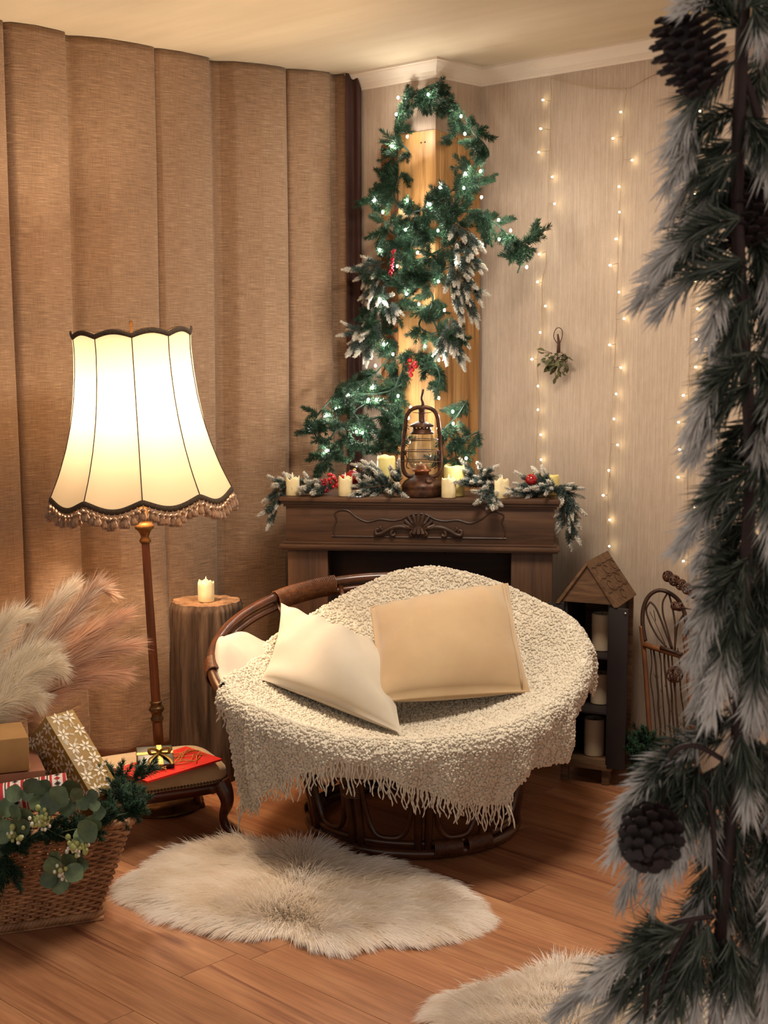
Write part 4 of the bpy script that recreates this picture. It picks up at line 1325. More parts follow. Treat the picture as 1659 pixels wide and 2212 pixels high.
# each stroke follows a limb of the green garland
strokes = [
    [(884, 330), (855, 290), (862, 240), (890, 208), (925, 188), (955, 176)],
    [(905, 205), (945, 215), (975, 250), (985, 285), (962, 300)],
    [(1004, 250), (1020, 285), (1045, 310), (1055, 335), (1030, 355), (1000, 385), (985, 420)],
    [(860, 330), (835, 360), (850, 385), (825, 410), (800, 440), (825, 462)],
    [(868, 372), (850, 420), (870, 450), (905, 455), (950, 435), (985, 405), (1020, 400), (1045, 390)],
    [(830, 480), (850, 505), (890, 520), (935, 500), (975, 470), (1020, 455), (1050, 470), (1045, 500)],
    [(960, 395), (965, 440), (990, 480), (1000, 520), (985, 560)],
    [(1050, 470), (1085, 495), (1110, 525), (1125, 560), (1118, 590)], [(1110, 525), (1140, 522), (1158, 512)],
    [(825, 500), (815, 535), (850, 560), (890, 585), (935, 590), (975, 575)],
    [(840, 520), (875, 545), (900, 510), (930, 480)],
    [(835, 590), (815, 630), (850, 660), (880, 640), (905, 620), (935, 640), (925, 680)],
    [(930, 660), (905, 700), (930, 720), (965, 715), (985, 735)],
    [(800, 690), (825, 720), (845, 755), (825, 790), (800, 815), (765, 830), (730, 850), (700, 880), (675, 920), (690, 955), (708, 990), (690, 1005)],
    [(855, 775), (900, 765), (935, 780), (950, 815), (940, 845)],
    [(725, 838), (760, 848), (800, 850), (840, 845), (868, 830)],
    [(740, 870), (770, 900), (800, 930), (835, 945), (850, 915), (840, 880)],
    [(775, 905), (750, 935), (775, 965), (820, 975), (850, 960)],
    [(700, 990), (730, 985), (745, 1000)],
    [(1010, 865), (985, 900), (960, 925)], [(1035, 932), (1005, 945), (975, 955), (985, 985), (960, 1000)],
    [(870, 800), (850, 850), (862, 900), (850, 950)],
    [(850, 605), (885, 612), (925, 605), (960, 595)], [(862, 560), (900, 562), (940, 545), (975, 525)], [(845, 470), (890, 482), (930, 468)],
    [(690, 905), (725, 925), (705, 955)], [(800, 865), (765, 890), (748, 925)], [(800, 905), (842, 902), (862, 935)], [(815, 650), (800, 690), (815, 730)], [(935, 690), (950, 735), (930, 770)],
]
gl = thing('green_garland', 'green pine garland twisted with white lights around the corner pillar', 'garland', room_pt(PILA, PILD, 1.0))
ki = 0
for s_ in strokes:
    ki += 1
    garland(gl, [[gp_(u, v) for u, v in s_]], .0325, SPR_G, 300 + ki, lean=(0, -.7, -.1), spread=1.0, smin=.88, smax=1.28)

# flocked sprays with white tips on the pillar
def spray(name, label, cat, sprs, seed, meshes=None, group=None, stem=None, parent=None, size=1.0, fan=4):
    """sprs: list of (base xyz, tip xyz)"""
    g = np.random.default_rng(seed)
    b0 = np.array(sprs[0][0])
    t = parent or thing(name, label, cat, b0, 0, group)
    for (a, b) in sprs:
        a, b = np.array(a), np.array(b); d = b - a; L = np.linalg.norm(d)
        mid = (a + b) / 2 + g.normal(0, .006, 3)
        obj('twig', *tube(crom([a, mid, b], 4), [.0024, .0018, .001], 5), M_TWIG, t, world=True)
        n_ = max(fan, int(L / .016))
        for q in range(n_):
            f = q / max(1, n_ - 1)
            p = a + d * (f * .75) + g.normal(0, .004, 3)
            dd = nz(nz(d) + g.normal(0, .42, 3) * (1 - .5 * f))
            inst('sprig', (meshes or SPR_F)[g.integers(8)], frame(p, dd, g.uniform(0, 6.28), size * g.uniform(.75, 1.05)), t)
    return t
M_TWIG = mat('brown_twig', S(74, 50, 34), rough=0.7)
def G2(l, dy=0.0): return [(gp_(a, b, dy), gp_(c, d, dy + .02)) for a, b, c, d in l]
spray('flocked_spray', 'frosted pine spray hanging on the curtain side of the pillar, upper', 'pine branch', G2([(830, 565, 790, 600), (830, 580, 785, 640), (835, 610, 800, 660), (825, 570, 780, 580)], .03), 1, group='frosted sprays on the pillar', fan=3)
spray('flocked_spray', 'frosted pine spray on the curtain side of the pillar, lower', 'pine branch', G2([(815, 660, 775, 710), (810, 690, 765, 750), (820, 700, 785, 765), (825, 640, 855, 675), (805, 700, 760, 720)], .03), 2, group='frosted sprays on the pillar', fan=3)
spray('flocked_spray', 'long frosted pine spray hanging down the wall side of the pillar', 'pine branch', G2([(985, 485, 1020, 520), (995, 520, 1035, 580), (985, 540, 1010, 600), (990, 580, 1030, 640), (970, 570, 985, 640), (995, 610, 1025, 690), (975, 600, 995, 680)], .03), 3, group='frosted sprays on the pillar', fan=3)
spray('flocked_spray', 'short frosted pine spray above the lantern', 'pine branch', G2([(965, 700, 960, 760), (975, 710, 995, 775), (970, 690, 980, 740)], .03), 4, group='frosted sprays on the pillar', fan=3)
# frosted greenery lying on the mantel
def ms(l): return [(mu(a, ya, za), mu(c, yc, zc)) for (a, ya, za, c, yc, zc) in l]
MG = 'frosted branches along the mantel shelf'
spray('flocked_branch', 'frosted pine branch drooping off the left end of the mantel', 'pine branch', [(mu(640, .06, .03), mu(612, .03, .04)), (mu(625, .04, .03), onmantel(-.525, .0, -.05)), (onmantel(-.515, .01, .03), onmantel(-.535, -.01, -.09)), (mu(660, .08, .03), mu(620, .09, .05))], 11, group=MG)
spray('flocked_branch', 'frosted pine branch between the two left candles on the mantel', 'pine branch', ms([(690, .10, .03, 650, .05, .03), (700, .10, .025, 660, .0, .022), (720, .09, .03, 690, .0, .02)]), 12, group=MG)
spray('flocked_branch', 'frosted pine branch left of the lantern on the mantel', 'pine branch', ms([(840, .10, .03, 780, .02, .03), (850, .12, .04, 790, .08, .08), (845, .08, .03, 850, .0, .022), (830, .12, .05, 800, .06, .10), (860, .12, .04, 850, .04, .09), (820, .08, .02, 770, .0, .02)]), 13, group=MG)
spray('flocked_branch', 'frosted pine branch spilling over the shelf edge right of the lantern', 'pine branch', [(mu(1060, .12, .04), mu(1010, .03, .05)), (mu(1050, .12, .05), mu(1015, .08, .09)), (mu(1070, .10, .03), mu(1040, -.03, .005)), (mu(1060, .09, .03), onmantel(.255, -.05, -.012)), (mu(1050, .12, .05), mu(1045, .04, .085))], 14, group=MG)
spray('flocked_branch', 'frosted pine branch between the right candle and the shelf end', 'pine branch', ms([(1200, .10, .03, 1130, .04, .03), (1190, .12, .04, 1150, .08, .05), (1180, .08, .03, 1110, .02, .022), (1200, .08, .03, 1180, .0, .04)]), 15, group=MG)
spray('flocked_branch', 'frosted pine branch drooping off the right end of the mantel', 'pine branch', [(mu(1190, .08, .03), onmantel(.535, .03, .035)), (onmantel(.50, .06, .035), onmantel(.545, .02, -.04)), (onmantel(.52, .04, .03), onmantel(.535, .01, -.11)), (onmantel(.525, .03, .0), onmantel(.545, .03, -.14))], 16, group=MG)

# ------------------------------------------------------------------ string of white lights in the garland
M_LED = emit_mat('cool_led', (1.0, .95, .84, 1), 520.0)
M_LEDW = emit_mat('warm_led', (1.0, .86, .50, 1), 22.0)
M_CABLE = mat('green_cable', S(20, 44, 30), rough=0.5)
M_CLEAR = mat('clear_cable', S(176, 150, 120), rough=0.4)
bulbs = [(860, 211), (925, 204), (856, 247), (996, 251), (1004, 289), (880, 295), (847, 316), (1005, 375), (1038, 370), (950, 405), (1002, 406), (880, 433), (928, 442), (1040, 426), (808, 434), (827, 459), (1103, 498), (1078, 517), (1077, 475), (946, 498), (876, 496), (820, 540), (858, 575), (986, 567), (947, 608), (878, 635), (829, 653), (960, 670), (1138, 577), (902, 546), (918, 748), (849, 765), (905, 657), (829, 744), (811, 790), (948, 778), (804, 837), (753, 852), (796, 863), (813, 864), (726, 883), (860, 855), (948, 860), (978, 889), (887, 880), (705, 897), (667, 927), (770, 933), (783, 935), (946, 925), (705, 974), (770, 1005), (1007, 990), (882, 903), (979, 915)]
iv2, if2 = ico(2)
def bulb_mesh(nm, r, m, seg=1):
    V, Fc = ico(seg); V = V * np.array([r, r, r * 1.35])
    return make_mesh(nm, V, Fc, m)
led_me = bulb_mesh('led_bulb', .0042, M_LED, 2)
ls = thing('light_string', 'string of small white lights threaded through the pillar garland', 'string lights', room_pt(PILA, PILD, 1.05))
order = sorted(bulbs, key=lambda b: b[1])
bp3 = [gp_(u, v, .062) for u, v in order]
for p in bp3: inst('led_bulb', led_me, Matrix.Translation(Vector(p)), ls)
for s_ in strokes:
    obj('cable', *tube(crom([gp_(u, v, .02) + np.array([.004 * math.sin(i * 2.2), 0, .006 * math.cos(i * 1.7)]) for i, (u, v) in enumerate(s_)], 6), .0012, 4), M_CABLE, ls, world=True)

# ------------------------------------------------------------------ curtain of warm lights on the wallpaper
warm_me = bulb_mesh('warm_bulb', .0036, M_LEDW, 2)
strings = [
    ([(1190, 170), (1188, 300), (1183, 420), (1180, 560), (1171, 610), (1169, 720), (1160, 780), (1164, 860), (1160, 930), (1158, 1010)],
     [(1173, 216), (1168, 278), (1164, 329), (1193, 382), (1198, 440), (1168, 495), (1165, 549), (1161, 609), (1178, 661), (1167, 718), (1149, 776), (1162, 834), (1162, 885), (1168, 939), (1169, 993)],
     'warm fairy light strand nearest the pillar, above the hanging mistletoe'),
    ([(1353, 190), (1346, 260), (1344, 360), (1338, 460), (1334, 570), (1331, 690), (1326, 800), (1320, 930), (1314, 1060), (1312, 1185)],
     [(1341, 242), (1324, 299), (1366, 346), (1337, 403), (1338, 458), (1331, 516), (1318, 573), (1337, 631), (1348, 688), (1317, 745), (1341, 794), (1331, 851), (1326, 905), (1334, 961), (1315, 1016), (1303, 1070), (1317, 1123), (1316, 1180)],
     'warm fairy light strand ending above the little house cabinet'),
    ([(1530, 150), (1520, 300), (1510, 450), (1500, 600), (1490, 720), (1487, 860), (1485, 960), (1484, 1060), (1486, 1140), (1484, 1300)],
     [(1512, 240), (1528, 330), (1500, 420), (1522, 500), (1502, 607), (1507, 667), (1504, 733), (1503, 793), (1476, 854), (1466, 912), (1468, 971), (1465, 1031), (1499, 1095), (1476, 1212)],
     'warm fairy light strand half hidden by the foreground pine, above the sled'),
    ([(1680, 95), (1672, 400), (1660, 700), (1648, 1000), (1630, 1170), (1622, 1300)],
     [(1690, 300), (1665, 520), (1660, 700), (1640, 900), (1629, 1156), (1617, 1181)],
     'warm fairy light strand at the far right behind the foreground pine'),
]
for pth, bl_, lab in strings:
    t = thing('light_strand', lab, 'string lights', atwall(pth[-1][0], pth[-1][1], .015), 0, 'fairy light strands on the wall')
    gs = np.random.default_rng(len(bl_))
    P = crom([atwall(u, v, .012) for u, v in pth], 14)
    P = P + gs.normal(0, .0011, P.shape)
    obj('cable', *tube(P, .0011, 5), M_CLEAR, t, world=True)
    for (u, v) in bl_:
        q = atwall(u, v, .014 + gs.uniform(0, .012)); j = int(np.argmin(np.abs(P[:, 2] - q[2])))
        d = nz(q - P[j])
        b = inst('warm_bulb', warm_me, frame(q, d, 0, 1.0), t)
        obj('bulb_lead', *tube(np.array([P[j], (P[j] + q) / 2 + np.array([0, 0, .001]), q]) , .0010, 4), M_CLEAR, t, world=True)
hd_ = thing('light_header_cable', 'thin clear cable looped along the top of the wall carrying the fairy lights', 'cable', atwall(1190, 175, .012))
for k_, off in ((0, 0), (1, 4)):
    obj('cable', *tube(crom([atwall(u, v + off * (1 if 1190 < u < 1355 else 0), .010) for u, v in ((1190, 168), (1206, 170), (1250, 180), (1305, 188), (1355, 190), (1385, 176), (1420, 160), (1475, 150), (1530, 150), (1610, 92), (1680, 86))], 6), .0011, 5), M_CLEAR, hd_, world=True)

# ------------------------------------------------------------------ mistletoe bunch on the wall
M_MIST = mat('dried_mistletoe', S(96, 92, 58), S(70, 70, 42), rough=0.7, scale=(40, 40, 40), rand=0.25)
M_TIE = mat('twig_tie', S(72, 44, 28), rough=0.7)
mt = thing('mistletoe_bunch', 'dried mistletoe bunch hanging by a loop on the papered wall', 'mistletoe', atwall(1206, 760, .03))
loop = [atwall(u, v, .02) for u, v in ((1206, 745), (1196, 728), (1200, 712), (1208, 708), (1215, 716), (1213, 732), (1207, 745))]
obj('hanging_loop', *tube(crom(loop, 5), .0016, 5), M_TIE, mt, world=True)
obj('tied_stem', *tube([atwall(1205, 722, .02), atwall(1207, 740, .025), atwall(1206, 762, .03)], [.003, .006, .007], 7), M_TIE, mt, world=True)
lv = [(0, 0), (.15, .16), (.45, .24), (.75, .18), (1.0, 0)]
def leaf_mesh(nm, pts, m, cup=.15, L=1.0):
    V = []; 
    for (y, w) in pts:
        for s_ in (-1, 0, 1): V.append((s_ * w * L, (cup * abs(s_) * w + .10 * math.sin(y * 3)) * L, y * L))
    me = make_mesh(nm, V, grid_faces(len(pts), 3), m)
    return me
mleaf = leaf_mesh('leaf', lv, M_MIST, .4, .032)
gm = np.random.default_rng(8)
for i in range(84):
    p = atwall(1206 + gm.normal(0, 9), 765 + gm.uniform(-6, 34), .03 + gm.uniform(0, .02))
    ang = gm.uniform(-2.0, 2.0); d = -DL * math.sin(ang) * .8 + np.array([0, 0, -math.cos(ang) * .8]) - DP * gm.uniform(-.1, .6)
    q = p + nz(d) * gm.uniform(.015, .035)
    if i % 3 == 0: obj('stem', *tube([p, q], .0010, 4), M_TIE, mt, world=True)
    o = inst('leaf', mleaf, frame(q, nz(d + gm.normal(0, .3, 3)), gm.uniform(0, 6.28), gm.uniform(.7, 1.15)), mt)

# ------------------------------------------------------------------ things on the mantel
def lc(u, y, r, h, label, seed, m=None, z=.001, tip=True): led_candle(mu(u, y, z), r, h, label, 'small LED candles', seed, m, tip)
lc(632, .028, .0255, .066, 'small ivory LED candle at the left end of the mantel', 2)
lc(746, .024, .0255, .068, 'small ivory LED candle second from the left on the mantel', 3)
lc(969, .012, .0262, .068, 'small ivory LED candle right beside the lantern', 4)
lc(1084, .020, .0265, .066, 'small ivory LED candle between the frosted branches right of the lantern', 5)
M_GLOWWAX = mat('glow_tinted_wax', S(236, 222, 150), S(226, 208, 128), rough=0.4, scale=(12, 12, 12), sss=0.4)  # a lit candle's yellow glow put into the wax colour; nothing emits
lc(981, .072, .036, .112, 'tall yellow pillar candle behind the small candle by the lantern', 6, M_GLOWWAX, tip=False)
lc(834, .17, .034, .135, 'yellow pillar candle half hidden by frosted branches left of the lantern', 7, M_GLOWWAX, tip=False)
lc(1186, .15, .034, .072, 'pale yellow candle behind the branches at the right end of the mantel', 8, M_GLOWWAX, tip=False)

M_RUST = mat('rusty_iron', S(88, 56, 38), S(52, 34, 26), rough=0.42, scale=(45, 45, 45), metal=0.55, bmp=0.3, bscale=(180, 180, 180), bdist=0.002)
def glass_mat():
    m, nt, b = newmat('lantern_glass')
    gl_ = add(nt, 'ShaderNodeBsdfGlossy'); gl_.inputs['Roughness'].default_value = 0.06
    tr = add(nt, 'ShaderNodeBsdfTransparent'); tr.inputs['Color'].default_value = (.86, .88, .84, 1)
    fr = add(nt, 'ShaderNodeLayerWeight'); fr.inputs['Blend'].default_value = 0.35
    mr = add(nt, 'ShaderNodeMapRange'); mr.inputs['To Min'].default_value = .10; mr.inputs['To Max'].default_value = .6
    link(nt, fr.outputs['Facing'], mr.inputs['Value'])
    mx = add(nt, 'ShaderNodeMixShader'); link(nt, mr.outputs[0], mx.inputs[0])
    link(nt, tr.outputs[0], mx.inputs[1]); link(nt, gl_.outputs[0], mx.inputs[2])
    link(nt, mx.outputs[0], nt.nodes['Material Output'].inputs['Surface'])
    return m
M_GLASS = glass_mat()
LP = mu(911, .055, .001)
lt = thing('hurricane_lantern', 'rusty old hurricane lantern with a clear glass globe on the mantel', 'lantern', LP, math.radians(-4))
obj('fuel_tank', *lathe([(0, 0), (.070, 0), (.0735, .004), (.0735, .024), (.071, .029), (.0735, .034), (.072, .042), (.062, .056), (.045, .066), (.032, .070), (.028, .078), (0, .078)], 40), M_RUST, lt)
obj('burner', *lathe([(.026, .074), (.026, .088), (.034, .091), (.034, .097), (.026, .100), (.020, .112), (.008, .118), (0, .118)], 28), mat('copper_burner', S(150, 92, 62), rough=0.35, metal=0.7), lt)
obj('fuel_cap', *lathe([(0, 0), (.013, 0), (.014, .003), (.013, .008), (0, .009)], 18, (.026, -.050, .058), axis=(.3, -.6, .7)), M_RUST, lt)
gprof = [(.033, .100), (.045, .112), (.052, .130), (.052, .155), (.047, .185), (.041, .210), (.038, .226)]
obj('glass_globe', *lathe(gprof, 40, cap=False), M_GLASS, lt)
obj('globe_plate', *lathe([(.040, .226), (.043, .226), (.043, .231), (.036, .234), (.036, .242), (.030, .244)], 32, cap=False), M_RUST, lt)
mb = MB()
for i in range(14):
    a = i * 2 * math.pi / 14; mb.add(*box(-.0035, .0035, -.001, .001, .240, .253, 0))
    V = mb.V[-1]; c, s = math.cos(a), math.sin(a); x = V[:, 0].copy(); y = V[:, 1] - .032
    mb.V[-1] = np.column_stack([c * x - s * y, s * x + c * y, V[:, 2]])
mb.build('vent_fins', M_RUST, lt)
obj('chimney_cap', *lathe([(.030, .250), (.044, .252), (.043, .256), (.026, .266), (.014, .270), (.0125, .272), (.0125, .312), (.016, .316), (.016, .322), (0, .324)], 32), M_RUST, lt)
for s in (-1, 1):
    pts = [(s * .030, 0, .070), (s * .052, 0, .074), (s * .066, 0, .092), (s * .070, 0, .125), (s * .068, 0, .18), (s * .062, 0, .24), (s * .056, 0, .285), (s * .042, 0, .310), (s * .020, 0, .320), (0, 0, .322)]
    obj('side_tube', *tube(crom(pts, 6), .0078, 10), M_RUST, lt)
    obj('lift_clip', *tube(crom([(s * .058, -.006, .150), (s * .052, -.01, .13), (s * .055, -.008, .108), (s * .044, -.008, .100)], 4), .0018, 5), M_RUST, lt)
    obj('frame_knob', *ball((s * .060, -.004, .158), .008, 2, (.8, .8, 1.3)), M_RUST, lt)
for z, r in ((.205, .048), (.165, .055), (.128, .058)):
    obj('guard_wire', *tube([(r * 1.22 * math.cos(a) if abs(math.cos(a)) > .8 else r * 1.22 * math.cos(a), r * math.sin(a), z) for a in np.linspace(0, 2 * math.pi, 49)[:-1]], .0017, 6, True), M_RUST, lt)
mb = MB().add(*tube(crom([(-.034, 0, .304), (-.02, -.012, .302), (.02, -.012, .302), (.034, 0, .304)], 5), .0016, 5))
mb.build('cap_wire', M_RUST, lt)
obj('carry_hook', *tube(crom([(0, 0, .318), (.003, 0, .335), (-.002, 0, .352), (.002, 0, .372), (.004, 0, .386)], 5), [.008, .0055, .004, .0046, .0034], 8), M_RUST, lt)

M_BAUB = mat('glossy_red', S(150, 16, 20), rough=0.12, spec=0.6, coat=0.6)
M_BERRY = mat('red_berry', S(178, 20, 24), rough=0.15, spec=0.6, coat=0.5)
M_GLIT = mat('red_glitter', S(128, 14, 30), S(190, 40, 56), rough=0.35, scale=(500, 500, 500), metal=0.3, lo=.45, hi=.6)
M_CAPG = mat('bauble_cap', S(190, 160, 90), rough=0.3, metal=0.8)
def bauble(p, r, label):
    t = thing('bauble', label, 'bauble', p - np.array([0, 0, r]), 0, 'red baubles on the mantel')
    obj('globe', *ball(p, r, 4), M_BAUB, t, world=True)
    d = nz([.2, .3, .9]); obj('cap', *lathe([(.22 * r, 0), (.22 * r, .22 * r), (0, .24 * r)], 14, p + d * r * .96, axis=d), M_CAPG, t, world=True)
bauble(mu(762, .085, .062), .029, 'glossy red bauble left of the lantern beside the red berries')
bauble(mu(1147, .07, .062), .022, 'glossy red bauble near the right end of the mantel')
berry_me = make_mesh('berry', *ico(3)[:2], M_BERRY)
def berries(label, stem, pts, r, meshm=berry_me):
    t = thing('berry_sprig', label, 'berries', stem[0], 0)
    obj('stem', *tube(crom(stem, 4), .0015, 5), M_TIE, t, world=True)
    for p in pts: inst('berry', meshm, Matrix.Translation(Vector(p)) @ Matrix.Diagonal((r, r, r, 1)), t)
    return t
g6 = np.random.default_rng(12)
berries('cluster of shiny red berries hanging on the pillar boards above the lantern', [gp_(888, 770, .02), gp_(890, 785, .03), gp_(889, 800, .03)],
        [gp_(u, v, .04 + g6.uniform(0, .015)) for u, v in ((885, 779), (893, 787), (879, 789), (888, 792), (898, 792), (883, 797), (891, 799), (888, 810), (886, 803), (896, 784))], .0085)
berries('bunch of small red berries between the left candles on the mantel', [mu(730, .12, .03), mu(722, .08, .05), mu(716, .06, .06)],
        [mu(720 + g6.uniform(-16, 22), .05 + g6.uniform(0, .05), .02 + g6.uniform(0, .055)) for _ in range(24)], .0072)
glt = make_mesh('berry', *ico(2)[:2], M_GLIT)
t = berries('glittery dark red berry stem lying at the shelf front by the left candles', [mu(705, .10, .03), mu(700, .05, .04), mu(698, .02, .02)],
        [mu(700 + g6.normal(0, 5), .035 + g6.uniform(-.01, .03), .012 + g6.uniform(0, .05)) for _ in range(60)], .0042, glt)
berries('thin red glitter pick stuck upright in the garland', [gp_(843, 592, .05), gp_(848, 570, .05), gp_(851, 545, .05)],
        [gp_(843 + 8 * q / 44 + g6.normal(0, 1.6), 595 - 55 * q / 44, .06 + g6.uniform(0, .006)) for q in range(45)], .0042, glt)

# ------------------------------------------------------------------ house-shaped cabinet
M_CHEST = wood('worn_brown_board', [(0.3, S(70, 47, 30)), (0.5, S(100, 71, 47)), (0.75, S(124, 92, 64))], (5, 30, 30), rough=0.6, rand=0.08, dist=1.5, fine=(12, 120, 120))
M_DARKP = mat('near_black_panel', S(38, 29, 28), S(30, 22, 22), rough=0.55, scale=(6, 6, 6))  # dark door colour; on side walls and shelves it paints in the inner shade
HX, HY, HR = .692, 4.645, math.radians(-24)
hc = thing('house_cabinet', 'narrow dark house-shaped cabinet with gabled wooden roof and open doors', 'cabinet', (HX, HY, 0), HR)
W2, DP_, HB = .083, .24, .632
for (x0, x1, y0, y1, z0, z1, nm, m) in ((-W2, -W2 + .012, 0, DP_ - .012, .055, HB, 'side_wall', M_DARKP), (W2 - .012, W2, 0, DP_ - .012, .055, HB, 'side_wall', M_DARKP), (-.100, .100, DP_ - .012, DP_, .0, HB + .004, 'back_wall', M_CHEST),
        (-W2 - .01, W2 + .012, -.012, DP_ - .012, .055, .072, 'bottom_board', M_CHEST), (-W2 + .012, W2 - .012, .004, DP_ - .014, .246, .256, 'shelf', M_DARKP), (-W2 + .012, W2 - .012, .004, DP_ - .014, .438, .448, 'shelf', M_DARKP)):
    obj(nm, *box(x0, x1, y0, y1, z0, z1, .0015), m, hc, flat_angle=35)
for x in (-W2 - .004, W2 - .024):
    for y in (.0, DP_ - .045): obj('leg', *box(x, x + .026, y, y + .026, 0, .056, .002), M_CHEST, hc, flat_angle=35)
RW = .102; AZ = .772
# gable fronts
for y0 in (-.012, DP_ - .012):
    V, Fc = prism([(-RW + .006, HB), (RW - .006, HB), (0, AZ - .008)], y0, y0 + .014, lambda a, b, t: (a, t, b)); obj('gable', V, Fc, M_CHEST, hc, smooth=False)
sl = math.atan2(AZ - HB, RW)
for s in (-1, 1):
    V, Fc = prism([(s * (RW + .006), HB - .006), (0, AZ + .004), (0, AZ - .010), (s * (RW - .006), HB - .008)], -.020, DP_ + .006, lambda a, b, t: (a, t, b))
    rf = obj('roof_panel', V, Fc, M_CHEST, hc, smooth=False)
    mb = MB()
    nr = np.array([s * math.sin(sl), 0, math.cos(sl)])
    def rp(f, y): return np.array([s * (RW + .006) * (1 - f), y, (HB - .006) + (AZ - HB + .01) * f]) + nr * .0006
    for f in (.3, .58, .84):
        mb.add(*tube([rp(f + .02 * math.sin(q * 3 + f * 9), y) for q, y in enumerate(np.linspace(-.018, DP_, 9))], .0016, 5))
    for (f, y) in ((.42, .05), (.46, .17), (.70, .11), (.72, .21), (.16, .12)):
        mb.add(*tube([rp(f + .09 * math.sin(w) * 1.0, y + .025 * math.cos(w)) for w in np.linspace(.3, 5.2, 12)], .0014, 5))
    mb.build('carved_shingle_lines', M_TIE, rf)
# doors, folded flat open
obj('door', *box(W2 - .004, W2 + .060, -.016, -.004, .066, .622, .002), M_DARKP, hc, flat_angle=35)
obj('door', *box(-W2 - .075, -W2 + .004, -.016, -.004, .066, .622, .002), M_DARKP, hc, flat_angle=35)
obj('latch', *ball((W2 + .052, -.019, .608), .004, 2), mat('latch_steel', S(200, 200, 196), rough=0.25, metal=0.8), hc)
def hpt(x, y, z):
    c, s = math.cos(HR), math.sin(HR); return np.array([HX + c * x - s * y, HY + s * x + c * y, z])
def pillar_candle(p, r, h, label):
    t = thing('pillar_candle', label, 'candle', p, 0, 'pillar candles in the cabinet')
    obj('wax_body', *lathe([(0, 0), (r * .97, 0), (r, .003), (r, h - .004), (r * .97, h), (r * .86, h), (r * .82, h - .006), (r * .1, h - .008), (0, h - .008)], 36), M_WAXG, t)
    obj('wick', *tube([(0, 0, h - .01), (.001, 0, h + .004)], .0012, 5), M_TIE, t)
pillar_candle(hpt(.022, .11, .449), .036, .128, 'beige pillar candle on the top shelf of the house cabinet')
pillar_candle(hpt(.018, .12, .257), .035, .108, 'beige pillar candle on the middle shelf of the house cabinet')
pillar_candle(hpt(.002, .11, .073), .036, .130, 'beige pillar candle on the bottom shelf of the house cabinet')

# ------------------------------------------------------------------ decorative sled leaning on the wall
M_SLED = mat('reddish_sled_wood', S(128, 78, 44), S(92, 54, 30), rough=0.45, scale=(20, 20, 6), spec=0.4)
M_BENT = mat('dark_bent_wood', S(70, 44, 28), S(50, 30, 20), rough=0.5, scale=(20, 20, 20))
def sy_(u, v): return 4.80 - (u - 1400) * .0007 + (1275 - v) * .0003
def sp_(u, v, dy=0.0): return at(u, v, sy_(u, v) + dy)
sd = thing('decorative_sled', 'small bentwood and twig sled leaning against the papered wall', 'sled', sp_(1410, 1640))
obj('side_rail', *tube(crom([sp_(1385, 1352), sp_(1390, 1395), sp_(1396, 1470), sp_(1402, 1560), sp_(1410, 1640)], 5), .0085, 8), M_SLED, sd, world=True)
obj('side_rail', *tube(crom([sp_(1478, 1370), sp_(1484, 1420), sp_(1490, 1500), sp_(1496, 1580), sp_(1502, 1650)], 5), .0085, 8), M_SLED, sd, world=True)
obj('bent_top', *tube(crom([sp_(1394, 1385), sp_(1388, 1345), sp_(1391, 1310), sp_(1404, 1285), sp_(1425, 1275), sp_(1448, 1282), sp_(1468, 1300), sp_(1480, 1330), sp_(1484, 1372)], 6), .0075, 8), M_BENT, sd, world=True)
obj('cross_bar', *tube([sp_(1390, 1392, -.01), sp_(1435, 1406, -.01), sp_(1488, 1422, -.01)], .010, 8), M_SLED, sd, world=True)
obj('cross_bar', *tube([sp_(1426, 1398, -.02), sp_(1474, 1414, -.02)], .007, 8), M_BENT, sd, world=True)
obj('cross_bar', *tube([sp_(1405, 1600, -.0), sp_(1498, 1612, -.0)], .008, 8), M_SLED, sd, world=True)
for pts in ([(1404, 1300), (1396, 1318), (1404, 1345), (1420, 1375), (1440, 1398)], [(1404, 1300), (1416, 1312), (1430, 1345), (1450, 1400)], [(1441, 1283), (1432, 1300), (1432, 1325), (1440, 1355), (1453, 1402)], [(1445, 1284), (1452, 1310), (1458, 1350), (1458, 1404)], [(1478, 1325), (1464, 1350), (1460, 1380), (1457, 1404)]):
    obj('bent_spoke', *tube(crom([sp_(u, v, .004) for u, v in pts], 5), .0034, 6), M_BENT, sd, world=True)
gs = np.random.default_rng(6)
for i, (ua, ub) in enumerate(((1404, 1418), (1412, 1430), (1424, 1440), (1433, 1452), (1444, 1459), (1450, 1470), (1464, 1484))):
    pts = [sp_(ua + (ub - ua) * t + gs.normal(0, 1.2), 1400 + 232 * t, .006) for t in np.linspace(0, 1, 8)]
    obj('twig', *tube(crom(pts, 3), gs.uniform(.0022, .0042), 6), M_BENT, sd, world=True)
    for q in range(3):
        t = gs.uniform(.2, .9); p = sp_(ua + (ub - ua) * t, 1400 + 232 * t, .006)
        obj('twig_shoot', *tube([p, p + np.array([gs.choice([-1, 1]) * .010, 0, .016])], [.0014, .0006], 4), M_BENT, sd, world=True)
for pts in ([(1404, 1322), (1418, 1350), (1437, 1392)], [(1412, 1318), (1416, 1342)]):
    obj('twig_shoot', *tube([sp_(u, v, .006) for u, v in pts], .0014, 4), M_BENT, sd, world=True)

